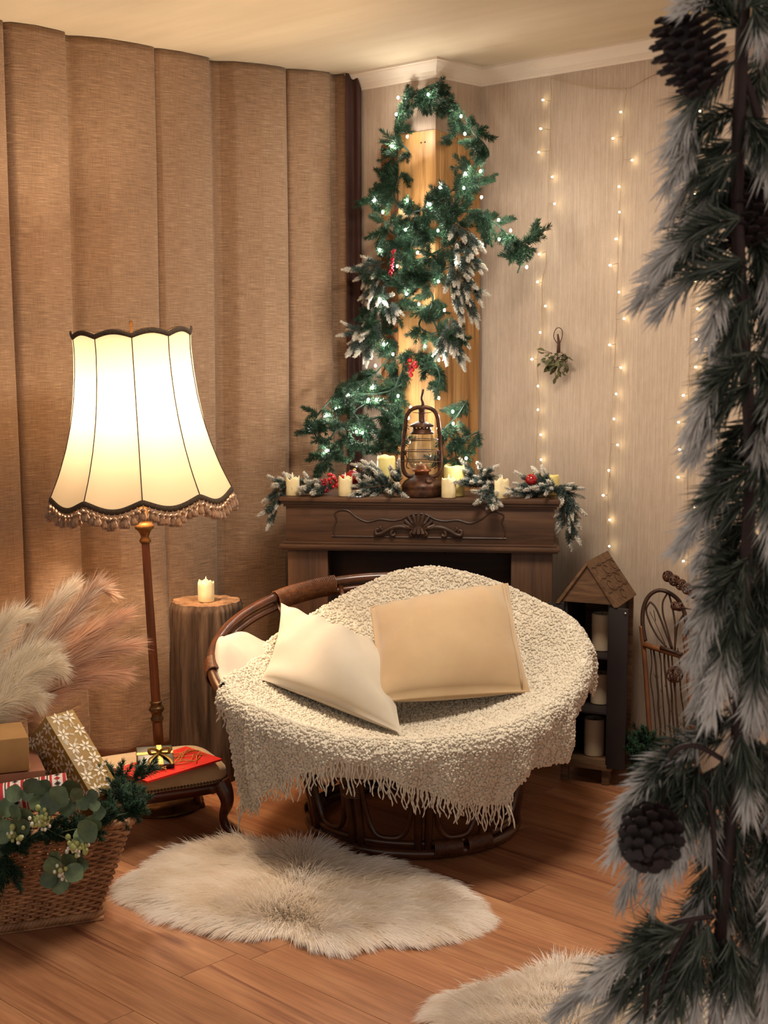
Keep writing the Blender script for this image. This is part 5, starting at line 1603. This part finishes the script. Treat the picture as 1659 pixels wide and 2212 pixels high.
# wicker bead stems beside the sled
M_WBALL = mat('brown_wicker', S(92, 54, 32), S(60, 34, 22), rough=0.5, scale=(30, 30, 30))
def wicker_stem(label, stem, beads):
    t = thing('wicker_bead_spray', label, 'wicker stem', stem[0], 0, 'wicker bead stems by the sled')
    obj('stem', *tube(crom(stem, 5), .003, 6), M_BENT, t, world=True)
    gg = np.random.default_rng(len(stem) + 40)
    for (c, r) in beads:
        mb = MB()
        for q in range(11):
            n_ = nz(gg.normal(size=3)); x = nz(np.cross(n_, [.2, .5, .8])); y = np.cross(n_, x); off = gg.uniform(-.35, .35)
            rr = r * math.sqrt(1 - off * off)
            mb.add(*tube(np.array([np.array(c) + n_ * off * r + rr * (math.cos(w) * x + math.sin(w) * y) for w in np.linspace(0, 6.283, 15)[:-1]]), .0021, 5, True))
        mb.build('wicker_bead', M_WBALL, t, world=True)
wicker_stem('wicker bead stem tilted up to the left above the sled', [sp_(1590, 1640, -.12), sp_(1560, 1400, -.12), sp_(1520, 1300, -.10), sp_(1440, 1240, -.06)], [(sp_(1443 + i * 14, 1245 + i * 9, -.06 - i * .006), .0185) for i in range(6)])
wicker_stem('wicker ball stem standing upright in front of the sled', [sp_(1470, 1650, -.07), sp_(1462, 1560, -.06), sp_(1458, 1460, -.05)], [(sp_(1457, 1457, -.05), .028)])
wicker_stem('short wicker knob stem pointing left above the sled crossbar', [sp_(1560, 1420, -.12), sp_(1520, 1330, -.11), sp_(1460, 1311, -.08)], [(sp_(1458 + i * 9, 1309 + i * 2, -.08), .014) for i in range(2)])
# bit of frosted pine on the floor beside the cabinet
spray('floor_pine_sprig', 'dark pine clump with a frosted tip on the floor beside the cabinet', 'pine branch', [(at(1395, 1650, 4.66), at(1366, 1600, 4.62)), (at(1392, 1650, 4.66), at(1392, 1592, 4.64)), (at(1385, 1655, 4.64), at(1372, 1625, 4.58)), (at(1400, 1655, 4.66), at(1402, 1610, 4.62))], 21, meshes=SPR_G, size=1.1, fan=7)

# ------------------------------------------------------------------ sheepskin rugs
M_SKIN = mat('sheepskin_pad', S(240, 228, 210), rough=0.95)
M_FUR = attr_mat('ivory_wool', rough=0.85, spec=0.15, transl=0.35)
def inside(pts, poly):
    x, y = pts[:, 0], pts[:, 1]; r = np.zeros(len(pts), bool); n = len(poly)
    for i in range(n):
        x0, y0 = poly[i]; x1, y1 = poly[(i + 1) % n]
        c = ((y0 > y) != (y1 > y)) & (x < (x1 - x0) * (y - y0) / (y1 - y0 + 1e-12) + x0)
        r ^= c
    return r
def strands(root, dirs, L, w, seg, droop, g, sidev):
    """tapered ribbons bent downwards; root,dirs (n,3)"""
    n = len(root); V = np.zeros((n, seg * 2 + 1, 3)); p = root.copy(); d = dirs.copy()
    for q in range(seg):
        f = 1 - q / seg
        V[:, 2 * q] = p - sidev * (w * (.35 + .65 * f))[:, None]; V[:, 2 * q + 1] = p + sidev * (w * (.35 + .65 * f))[:, None]
        p = p + d * (L / seg)[:, None]
        d = d + droop; d /= np.linalg.norm(d, axis=1)[:, None]
    V[:, 2 * seg] = p
    fb = []
    for q in range(seg - 1): fb += [[2 * q, 2 * q + 1, 2 * q + 3], [2 * q, 2 * q + 3, 2 * q + 2]]
    fb.append([2 * seg - 2, 2 * seg - 1, 2 * seg])
    Fc = (np.array(fb)[None] + (np.arange(n) * (2 * seg + 1))[:, None, None]).reshape(-1, 3)
    return V, Fc
def rug(label, px, n, seed):
    g = np.random.default_rng(seed)
    poly3 = crom([atz(u, v, 0.012) for u, v in px], 5, closed=True); poly = poly3[:, :2]
    c = poly.mean(0)
    t = thing('sheepskin_rug', label, 'rug', (c[0], c[1], 0), 0, 'sheepskin rugs on the floor')
    # pad: domed, thick
    m_ = len(poly); V = []; fs = [1.0, .995, .97, .9, .75, .5, .2, .01]; zs = [0.001, .006, .010, .013, .016, .018, .018, .018]
    cen = c
    wz = wob(seed + 5, 7.0)
    for f, z in zip(fs, zs):
        q = cen + (poly - cen) * f * .985
        V.append(np.column_stack([q, z + .005 * wz(np.column_stack([q, q[:, 0] * 0])) * (1 - f)]))
    obj('hide', np.vstack(V), [list(range(m_))] + grid_faces(len(fs), m_, True).tolist() + [list(range((len(fs) - 1) * m_, len(fs) * m_))], M_SKIN, t, world=True)
    lo, hi = poly.min(0), poly.max(0); P = []
    while sum(map(len, P)) < n:
        q = g.uniform(lo, hi, (n, 2)); P.append(q[inside(q, poly)])
    P = np.vstack(P)[:n]
    k1 = int(n * .12); j = g.integers(0, m_, k1)                   # a thicker border
    P[:k1] = poly[j] + (cen - poly[j]) * g.uniform(0, .05, (k1, 1)) + g.normal(0, .004, (k1, 2))
    # distance to the outline
    dmin = np.full(len(P), 9.0); outd = np.zeros((len(P), 2))
    pc = poly[::2]
    for q in pc:
        dd = np.linalg.norm(P - q, axis=1); s_ = dd < dmin; dmin[s_] = dd[s_]; outd[s_] = (q - P[s_])
    outd = (P - cen) * .2 + outd * 0; outd /= np.linalg.norm(outd, axis=1)[:, None] + 1e-9
    f1, f2 = wob(seed + 1, 5.0), wob(seed + 2, 16.0)
    f3, f4 = wob(seed + 3, 60.0), wob(seed + 4, 60.0)
    P3 = np.column_stack([P, np.zeros(len(P))])
    a = 1.4 * f1(P3) + .5 * f2(P3) + .35 * f3(P3) - .9
    fx = np.column_stack([np.cos(a), np.sin(a)]); edge = np.clip(1 - dmin / .07, 0, 1)
    flow = fx * .2 + outd * (1.1 * edge ** 2)[:, None] + np.column_stack([.68 * np.tanh((P[:, 0] - cen[0]) / .12), np.full(len(P), -.34)])
    flow += g.normal(0, .15, flow.shape)
    up = .68 + .12 * f4(P3) - .42 * edge + g.normal(0, .10, len(P))
    D = np.column_stack([flow, np.clip(up, .12, 2)]); D /= np.linalg.norm(D, axis=1)[:, None]
    zr = .010 + .020 * np.clip(dmin / .1, 0, 1) + .005 * wz(P3)
    root = np.column_stack([P, zr])
    L = g.uniform(.042, .078, len(P)) * (1 + .15 * f3(P3)); w = g.uniform(.0007, .0013, len(P))
    side = np.cross(D, np.array([0, -.8, .6])); side /= np.linalg.norm(side, axis=1)[:, None] + 1e-9
    V, Fc = strands(root, D, L, w, 4, np.array([0, 0, -.22]), g, side)
    V[..., 2] = np.maximum(V[..., 2], .0015)
    base = np.array(S(255, 247, 238)[:3]); dk = np.array(S(246, 234, 218)[:3])
    mixf = np.clip(.5 + .6 * f3(P3) + .3 * f2(P3) + g.normal(0, .15, len(P)), 0, 1)
    cb = base * mixf[:, None] + dk * (1 - mixf)[:, None]
    col = np.repeat(cb[:, None], V.shape[1], 1)
    o = obj('fleece', V.reshape(-1, 3), Fc, M_FUR, t, world=True, col=col.reshape(-1, 3)); o['kind'] = 'stuff'
    return t
rug('fluffy ivory sheepskin rug lying in front of the round chair', [(292, 1905), (320, 1882), (390, 1845), (450, 1828), (520, 1822), (600, 1833), (700, 1848), (800, 1862), (870, 1880), (930, 1898), (985, 1930), (1030, 1968), (1020, 1988), (985, 2008), (930, 2022), (880, 2030), (800, 2028), (740, 2042), (665, 2030), (612, 2000), (560, 2010), (480, 2004), (410, 1988), (350, 1965), (310, 1950), (290, 1930)], 66000, 50)
rug('second ivory sheepskin rug cut off by the bottom edge under the pine', [(955, 2195), (985, 2160), (1050, 2140), (1130, 2130), (1210, 2112), (1290, 2100), (1400, 2110), (1500, 2140), (1560, 2200), (1580, 2290), (1480, 2370), (1300, 2390), (1100, 2360), (985, 2280)], 40000, 60)

# ------------------------------------------------------------------ pampas plumes
def plume(label, px, y0, y1, n, L, cols, seed, droopv=-.10, spread=.55, name='pampas_plume'):
    g = np.random.default_rng(seed)
    ys = np.linspace(y0, y1, len(px))
    P = crom([at(u, v, y) for (u, v), y in zip(px, ys)], 8)
    s = np.concatenate([[0], np.cumsum(np.linalg.norm(np.diff(P, axis=0), axis=1))]); s /= s[-1]
    t_ = thing(name, label, 'pampas grass', P[0], 0, 'pampas plumes at the left')
    obj('stem', *tube(P, [.0022, .0018, .001], 5), M_STALK, t_, world=True)
    t = .12 + .88 * g.random(n) ** .9
    pos = np.column_stack([np.interp(t, s, P[:, k]) for k in range(3)]); T = np.gradient(P, axis=0)
    T = np.column_stack([np.interp(t, s, T[:, k]) for k in range(3)]); T /= np.linalg.norm(T, axis=1)[:, None]
    R = g.normal(size=(n, 3)); R -= T * (R * T).sum(1)[:, None]; R /= np.linalg.norm(R, axis=1)[:, None]
    D = T + R * (spread * g.uniform(.4, 1.2, n))[:, None]; D /= np.linalg.norm(D, axis=1)[:, None]
    le = L * g.uniform(.5, 1.1, n) * (.45 + .75 * np.sin(np.pi * np.clip(t * .85 + .1, 0, 1)))
    side = np.cross(D, [0, -1, .2]); side /= np.linalg.norm(side, axis=1)[:, None] + 1e-9
    V, Fc = strands(pos, D, le, g.uniform(.0005, .0011, n), 4, np.array([0, 0, droopv]), g, side)
    cb = np.array(cols)[:, :3][g.integers(0, len(cols), n)] * g.uniform(.85, 1.1, (n, 1))
    o = obj('plume', V.reshape(-1, 3), Fc, M_FUR, t_, world=True, col=np.repeat(cb[:, None], V.shape[1], 1).reshape(-1, 3)); o['kind'] = 'stuff'
M_STALK = mat('straw_stalk', S(190, 156, 106), rough=0.7)
CREAM = [S(248, 236, 214), S(238, 222, 196), S(252, 242, 224)]
ROSE = [S(214, 174, 146), S(202, 158, 132), S(226, 192, 164)]
plume('broad cream pampas plume curving right at mid height', [(-150, 1760), (-60, 1560), (10, 1475), (60, 1430), (105, 1410)], 3.74, 3.86, 3600, .120, CREAM, 1, -.12, .8)
plume('cream pampas plume reaching furthest right over the presents', [(-150, 1770), (-70, 1600), (10, 1505), (60, 1465), (110, 1440), (128, 1445)], 3.74, 3.80, 3400, .105, CREAM, 2, -.16, .75)
plume('tall cream pampas plume at the left edge', [(-150, 1750), (-80, 1520), (-20, 1400), (20, 1345), (60, 1330)], 3.76, 3.92, 3400, .11, CREAM, 3, -.08, .6)
plume('low cream pampas plume drooping over the kraft box', [(-150, 1790), (-80, 1640), (-10, 1540), (45, 1505), (80, 1510)], 3.72, 3.74, 3000, .11, CREAM, 4, -.18, .8)
plume('rosy pampas plume pointing up behind the cream ones', [(-140, 1730), (-40, 1520), (50, 1400), (110, 1320), (150, 1275)], 3.80, 4.00, 2600, .130, CREAM + ROSE[:1], 5, -.03, .35)
plume('rosy pampas plume with a pale tip leaning toward the lamp', [(-140, 1740), (-20, 1540), (80, 1420), (150, 1340), (200, 1278), (232, 1280)], 3.80, 4.02, 2400, .130, ROSE + CREAM[:1], 6, -.05, .33)
plume('rosy pampas plume at the middle of the fan', [(-140, 1750), (-20, 1560), (80, 1460), (170, 1385), (255, 1335)], 3.82, 4.03, 2600, .150, ROSE, 7, -.05, .33)
plume('rosy pampas plume reaching right at mid fan', [(-140, 1750), (-20, 1570), (80, 1480), (180, 1420), (275, 1395)], 3.82, 4.02, 2600, .150, ROSE, 8, -.07, .33)
plume('lowest rosy pampas plume spreading over the linen curtain', [(-140, 1760), (-20, 1590), (80, 1510), (170, 1465), (250, 1455)], 3.82, 4.02, 2600, .150, ROSE, 9, -.10, .40)

# ------------------------------------------------------------------ greenery on the basket
bg = thing('basket_garland', 'short green pine garland laid along the basket rim', 'garland', kw(KW / 2, -KD / 2, KH))
def rimw(s, z, off=0.0):
    p = kpt(s, KH, off); return KC + kr_ * p[0] - kf_ * p[1] + np.array([0, 0, z])
wF = KW + 2 * FX; dF = KD + 2 * FY; prF = 2 * (wF + dF)
pts = [rimw(f, z, o_) for f, z, o_ in ((wF * .12 / prF, KH - .01, .03), (wF * .3 / prF, KH + .02, .02), (wF * .48 / prF, KH - .03, .035), (wF * .62 / prF, KH + .01, .03), (wF * .78 / prF, KH + .0, .03), (wF * .92 / prF, KH + .02, .015), ((wF + dF * .08) / prF, KH + .005, .0), ((wF + dF * .25) / prF, KH + .01, .0), ((wF + dF * .42) / prF, KH + .015, -.0))]
garland(bg, [pts], .013, tuft_meshes('green_sprig', 8, .070, 130, .026, 1.05, .0009, GREEN, 2.0, 140), 71, lean=(.05, -.6, .0), smin=.6, smax=.95)
garland(bg, [[pts[2], pts[2] + np.array([.01, -.01, -.06])], [pts[0], pts[0] + np.array([-.01, -.01, -.07])]], .016, SPR_G, 73, lean=(0, -.3, -.6), smin=.7, smax=1.0)
garland(bg, [[at(252, 1700, 3.66), at(240, 1655, 3.68)], [at(255, 1700, 3.62), at(312, 1680, 3.66)]], .016, SPR_G, 74, lean=(0, 0, .3), smin=.7, smax=1.0)

def euc_mat():
    m, nt, b = newmat('eucalyptus_leaf')
    col = ramp(nt, noise(nt, coords(nt, 'Object', (40, 40, 40), 9.0), 1.0, 3.0), [(.3, S(66, 84, 58)), (.7, S(102, 118, 80))])
    col = rand_value(nt, col, .35)
    link(nt, col, b.inputs['Base Color']); b.inputs['Roughness'].default_value = .5
    return m
M_EUC = euc_mat()
el = [(0, .02), (.1, .24), (.3, .43), (.5, .50), (.7, .45), (.9, .25), (1.0, .04)]
V = []
for (y, w) in el:
    for s_ in (-1, -.5, 0, .5, 1): V.append((s_ * w * .05, (.10 * s_ * s_ * w + .05 * math.sin(y * 3.1)) * .05 + (0 if s_ else -.0006), y * .05))
euc_me = make_mesh('round_leaf', V, grid_faces(len(el), 5), M_EUC)
eu = thing('eucalyptus_spray', 'eucalyptus spray with round grey-green leaves over the basket front', 'foliage', at(120, 1790, 3.30))
M_ESTEM = mat('green_stem', S(92, 104, 66), rough=0.6)
ge = np.random.default_rng(77)
leafs = [(5, 1795, 1.3, 200), (45, 1785, 1.1, 30), (70, 1700, 1.0, 60), (30, 1715, .9, 150), (85, 1730, 1.1, 320), (55, 1760, .85, 100), (110, 1735, 1.15, 10), (130, 1720, 1.2, 60), (150, 1705, 1.1, 100), (180, 1735, .75, 300), (200, 1720, .7, 30), (205, 1740, .6, 200), (190, 1795, 1.25, 40), (200, 1780, 1.0, 80),
         (115, 1870, 1.0, 110), (150, 1860, .95, 30), (160, 1885, 1.0, 330), (165, 1855, .8, 60), (105, 1900, .9, 200), (130, 1910, 1.0, 260), (10, 1830, 1.0, 250), (60, 1715, .8, 20), (95, 1700, .8, 140), (35, 1755, .9, 70), (145, 1745, .9, 200), (165, 1715, .7, 120), (215, 1755, .8, 10), (175, 1805, .8, 300), (15, 1745, 1.0, 20), (100, 1760, .7, 240), (120, 1850, .7, 60), (175, 1870, .8, 0), (145, 1895, .8, 290), (-20, 1760, 1.2, 90), (-30, 1830, 1.1, 180)]
for (u, v, sc_, az) in leafs:
    p = at(u, v, 3.27 + ge.uniform(-.02, .03)); a = math.radians(az)
    d = np.array([math.cos(a), -.25 + ge.uniform(-.2, .2), math.sin(a)])
    Mx = frame(p - nz(d) * .025 * sc_, d, 0, sc_)
    # turn the leaf's flat side to the room
    z = Vector(nz(d)); yv = Vector((ge.uniform(-.35, .35), -1, ge.uniform(.1, .6))); yv = (yv - z * yv.dot(z)).normalized(); xv = yv.cross(z)
    R = Matrix((xv, yv, z)).transposed().to_4x4()
    inst('round_leaf', euc_me, Matrix.Translation(Vector(p - nz(d) * .025 * sc_)) @ R @ Matrix.Diagonal((sc_, sc_, sc_, 1)), eu)
for pts in ([(-60, 1800), (20, 1770), (80, 1745), (130, 1735), (200, 1728)], [(60, 1770), (120, 1800), (170, 1830), (150, 1870), (135, 1900)], [(120, 1800), (170, 1790), (195, 1790)], [(-60, 1820), (0, 1815), (20, 1830)]):
    obj('stem', *tube(crom([at(u, v, 3.30) for u, v in pts], 5), .0016, 5), M_ESTEM, eu, world=True)
M_WBER = mat('white_berry', S(232, 226, 206), rough=0.4, sss=0.2); M_GBER = mat('lime_bud', S(150, 156, 84), S(190, 192, 128), rough=0.5, scale=(80, 80, 80))
wb_me = make_mesh('white_berry', *ico(2)[:2], M_WBER); gb_me = make_mesh('lime_bud', *ico(2)[:2], M_GBER)
for (u, v, n1, n2, lab) in ((85, 1775, 12, 26, 'upper lime-green flower cluster with white buds in the basket greenery'), (165, 1830, 14, 24, 'lime-green flower cluster with white buds hanging over the basket weave'), (38, 1808, 8, 16, 'small lime-green flower cluster at the left of the basket front'), (132, 1880, 14, 4, 'white berry cluster dangling on curled stems low on the basket front')):
    t = thing('flower_cluster', lab, 'flowers', at(u, v, 3.28), 0, 'flower clusters on the basket')
    for q in range(n1 + n2):
        p = at(u + ge.normal(0, 11), v + ge.normal(0, 9) + (6 if q < n1 else -4), 3.255 + ge.uniform(-.015, .03))
        r = ge.uniform(.0035, .0052) if q < n1 else ge.uniform(.004, .0075)
        inst('white_berry' if q < n1 else 'lime_bud', wb_me if q < n1 else gb_me, Matrix.Translation(Vector(p)) @ Matrix.Diagonal((r, r, r * 1.2, 1)), t)
        if q % 3 == 0: obj('stem', *tube([at(u, v - 10, 3.29), p], .0009, 4), M_ESTEM, t, world=True)

# ------------------------------------------------------------------ frosted pine garland hanging close to the camera
M_FGN = M_NEEDLE
FGC = [S(70, 78, 64), S(92, 98, 84), S(50, 58, 48), S(124, 126, 112)]
FGW = S(250, 240, 232)
FY0 = 1.28
def fp(u, v, y=FY0): return at(u, v, y)
fg = thing('foreground_garland', 'frosted pine garland with cones hanging at the right, close to the viewer', 'garland', fp(1600, 2212))
M_FSTEM = mat('brown_garland_stem', S(62, 36, 30), S(44, 26, 22), rough=0.6, scale=(40, 40, 40))
stemP = [(1612, -60), (1604, 60), (1600, 180), (1592, 420), (1604, 700), (1622, 1000), (1606, 1300), (1592, 1600), (1566, 1900), (1548, 2120), (1540, 2260)]
obj('main_stem', *tube(crom([fp(u, v) for u, v in stemP], 8), .0062, 8), M_FSTEM, fg, world=True)
obj('side_stem', *tube(crom([fp(1602, 150), fp(1625, 210), fp(1650, 300), fp(1690, 420)], 6), .004, 6), M_FSTEM, fg, world=True)
for pts in ([(1560, 1640), (1500, 1610), (1450, 1630), (1435, 1700), (1425, 1760)], [(1540, 1980), (1470, 1990), (1430, 2020), (1400, 2110), (1395, 2190)], [(1520, 1700), (1540, 1780), (1545, 1900)], [(1500, 1980), (1440, 2100), (1420, 2212)]):
    obj('side_stem', *tube(crom([fp(u, v, FY0 - .03) for u, v in pts], 6), .0026, 6), M_FSTEM, fg, world=True)
gf = np.random.default_rng(91)
fsp = [
    (1600, 60, 1470, 10), (1600, 30, 1500, -30), (1610, 20, 1640, 60), (1650, -20, 1665, 90), (1590, 130, 1445, 330), (1590, 230, 1432, 410), (1600, 300, 1440, 470), (1598, 330, 1490, 520), (1600, 420, 1415, 570), (1605, 470, 1400, 590), (1600, 520, 1370, 650), (1610, 560, 1420, 668),
    (1610, 560, 1520, 740), (1620, 640, 1545, 830), (1630, 700, 1500, 900), (1630, 760, 1480, 950), (1635, 820, 1490, 990), (1640, 900, 1530, 1050), (1640, 950, 1500, 1130), (1645, 1000, 1460, 1185), (1640, 1060, 1500, 1230), (1630, 1120, 1530, 1270), (1620, 1180, 1500, 1330), (1620, 1200, 1490, 1430),
    (1610, 1240, 1510, 1500), (1610, 1260, 1530, 1560), (1600, 1300, 1500, 1540), (1620, 1280, 1580, 1480), (1640, 1240, 1640, 1430), (1650, 1150, 1680, 1380), (1650, 1350, 1620, 1560),
    (1600, 350, 1660, 560), (1610, 250, 1680, 420), (1610, 470, 1680, 700), (1620, 600, 1690, 820), (1630, 760, 1690, 960), (1640, 880, 1690, 1080), (1640, 990, 1680, 1200),
    (1560, 1600, 1380, 1680), (1520, 1610, 1330, 1760), (1500, 1620, 1320, 1850), (1470, 1640, 1340, 1960), (1480, 1660, 1400, 1960), (1510, 1650, 1440, 1900), (1540, 1660, 1470, 1860), (1560, 1640, 1520, 1840), (1580, 1620, 1570, 1800),
    (1600, 1580, 1620, 1760), (1610, 1580, 1660, 1780), (1590, 1560, 1460, 1640), (1640, 1600, 1690, 1820), (1600, 1700, 1640, 1900), (1580, 1760, 1610, 1960), (1650, 1800, 1680, 2000), (1560, 1800, 1500, 2010), (1580, 1860, 1560, 2080),
    (1560, 1880, 1480, 2080), (1600, 1900, 1620, 2110), (1650, 1950, 1660, 2200), (1540, 1960, 1440, 2060), (1480, 2010, 1280, 2130), (1440, 2050, 1190, 2200), (1450, 2060, 1270, 2240), (1460, 2080, 1350, 2270), (1500, 2000, 1430, 2230), (1530, 1990, 1490, 2230), (1560, 2000, 1550, 2240), (1580, 2020, 1600, 2250), (1600, 2060, 1660, 2270), (1440, 2000, 1380, 2070), (1500, 2060, 1420, 2290),
]
for q in range(26):
    v = -40 + q * 90 + gf.uniform(-20, 20); u = 1645 + gf.uniform(-25, 25)
    fsp.append((u, v, u + gf.uniform(-70, 45), v + gf.uniform(130, 210)))
nfill = 26
for i, (u0, v0, u1, v1) in enumerate(fsp):
    y0 = FY0 + gf.uniform(-.05, .05) + (.08 if i >= len(fsp) - nfill else 0); y1 = y0 + gf.uniform(-.07, .05)
    a, b = fp(u0, v0, y0), fp(u1, v1, y1)
    mid = (a + b) / 2 + np.array([0, 0, .012])
    b = a + (b - a) * .90
    P = crom([a, mid, b], 6); Ls = np.linalg.norm(b - a)
    V, Fc, col = needles(P, int(110 + 1500 * Ls), .040, .60, .00085, FGC, .50, FGW, seed=900 + i, tipfac=.8, stem_r=.0015, stem_c=S(58, 44, 34))
    obj('sprig', V, Fc, M_FGN, fg, world=True, smooth=False, col=col)
M_CONE = mat('dark_pine_cone', S(46, 28, 26), S(30, 18, 18), rough=0.6, scale=(60, 60, 60))
def cone(c, ax_, L, r, nm='pine_cone'):
    c = np.array(c); ax_ = nz(ax_); x = nz(np.cross(ax_, [.3, .9, .2])); y = np.cross(ax_, x); mb = MB()
    mb.add(*lathe([(0, -L / 2), (r * .5, -L * .35), (r * .62, 0), (r * .4, L * .3), (0, L / 2)], 14, c, axis=ax_))
    N = 70
    for q in range(N):
        f = q / (N - 1); a = q * 2.39996; z = -L / 2 + L * f; rr = r * math.sin(math.pi * (.16 + .74 * f)) ** .7
        n_ = math.cos(a) * x + math.sin(a) * y; tg = -math.sin(a) * x + math.cos(a) * y
        p0 = c + ax_ * z + n_ * rr * .45; tip = c + ax_ * (z - L * .03) + n_ * rr * 1.05; w = r * .20
        up = ax_ * r * .055
        V = [p0 - tg * w * .5 - up, p0 + tg * w * .5 - up, tip + tg * w - up * .6, tip + n_ * w * .5 - up * .5, tip - tg * w - up * .6, p0 - tg * w * .5 + up, p0 + tg * w * .5 + up, tip + tg * w + up * .8, tip + n_ * w * .5 + up * .4, tip - tg * w + up * .8]
        mb.add(V, [[0, 1, 2, 3, 4][::-1], [5, 6, 7, 8, 9], [0, 1, 6, 5], [1, 2, 7, 6], [2, 3, 8, 7], [3, 4, 9, 8], [4, 0, 5, 9]])
    mb.build(nm, M_CONE, fg, world=True, smooth=False)
cone(fp(1492, 118, FY0 - .05), (.35, -.1, -.9), .070, .029)
cone(fp(1405, 1815, FY0 - .07), (-.25, -.8, -.35), .058, .0275)
cone(fp(1600, 470, FY0 + .02), (.1, -.3, -.9), .06, .028)
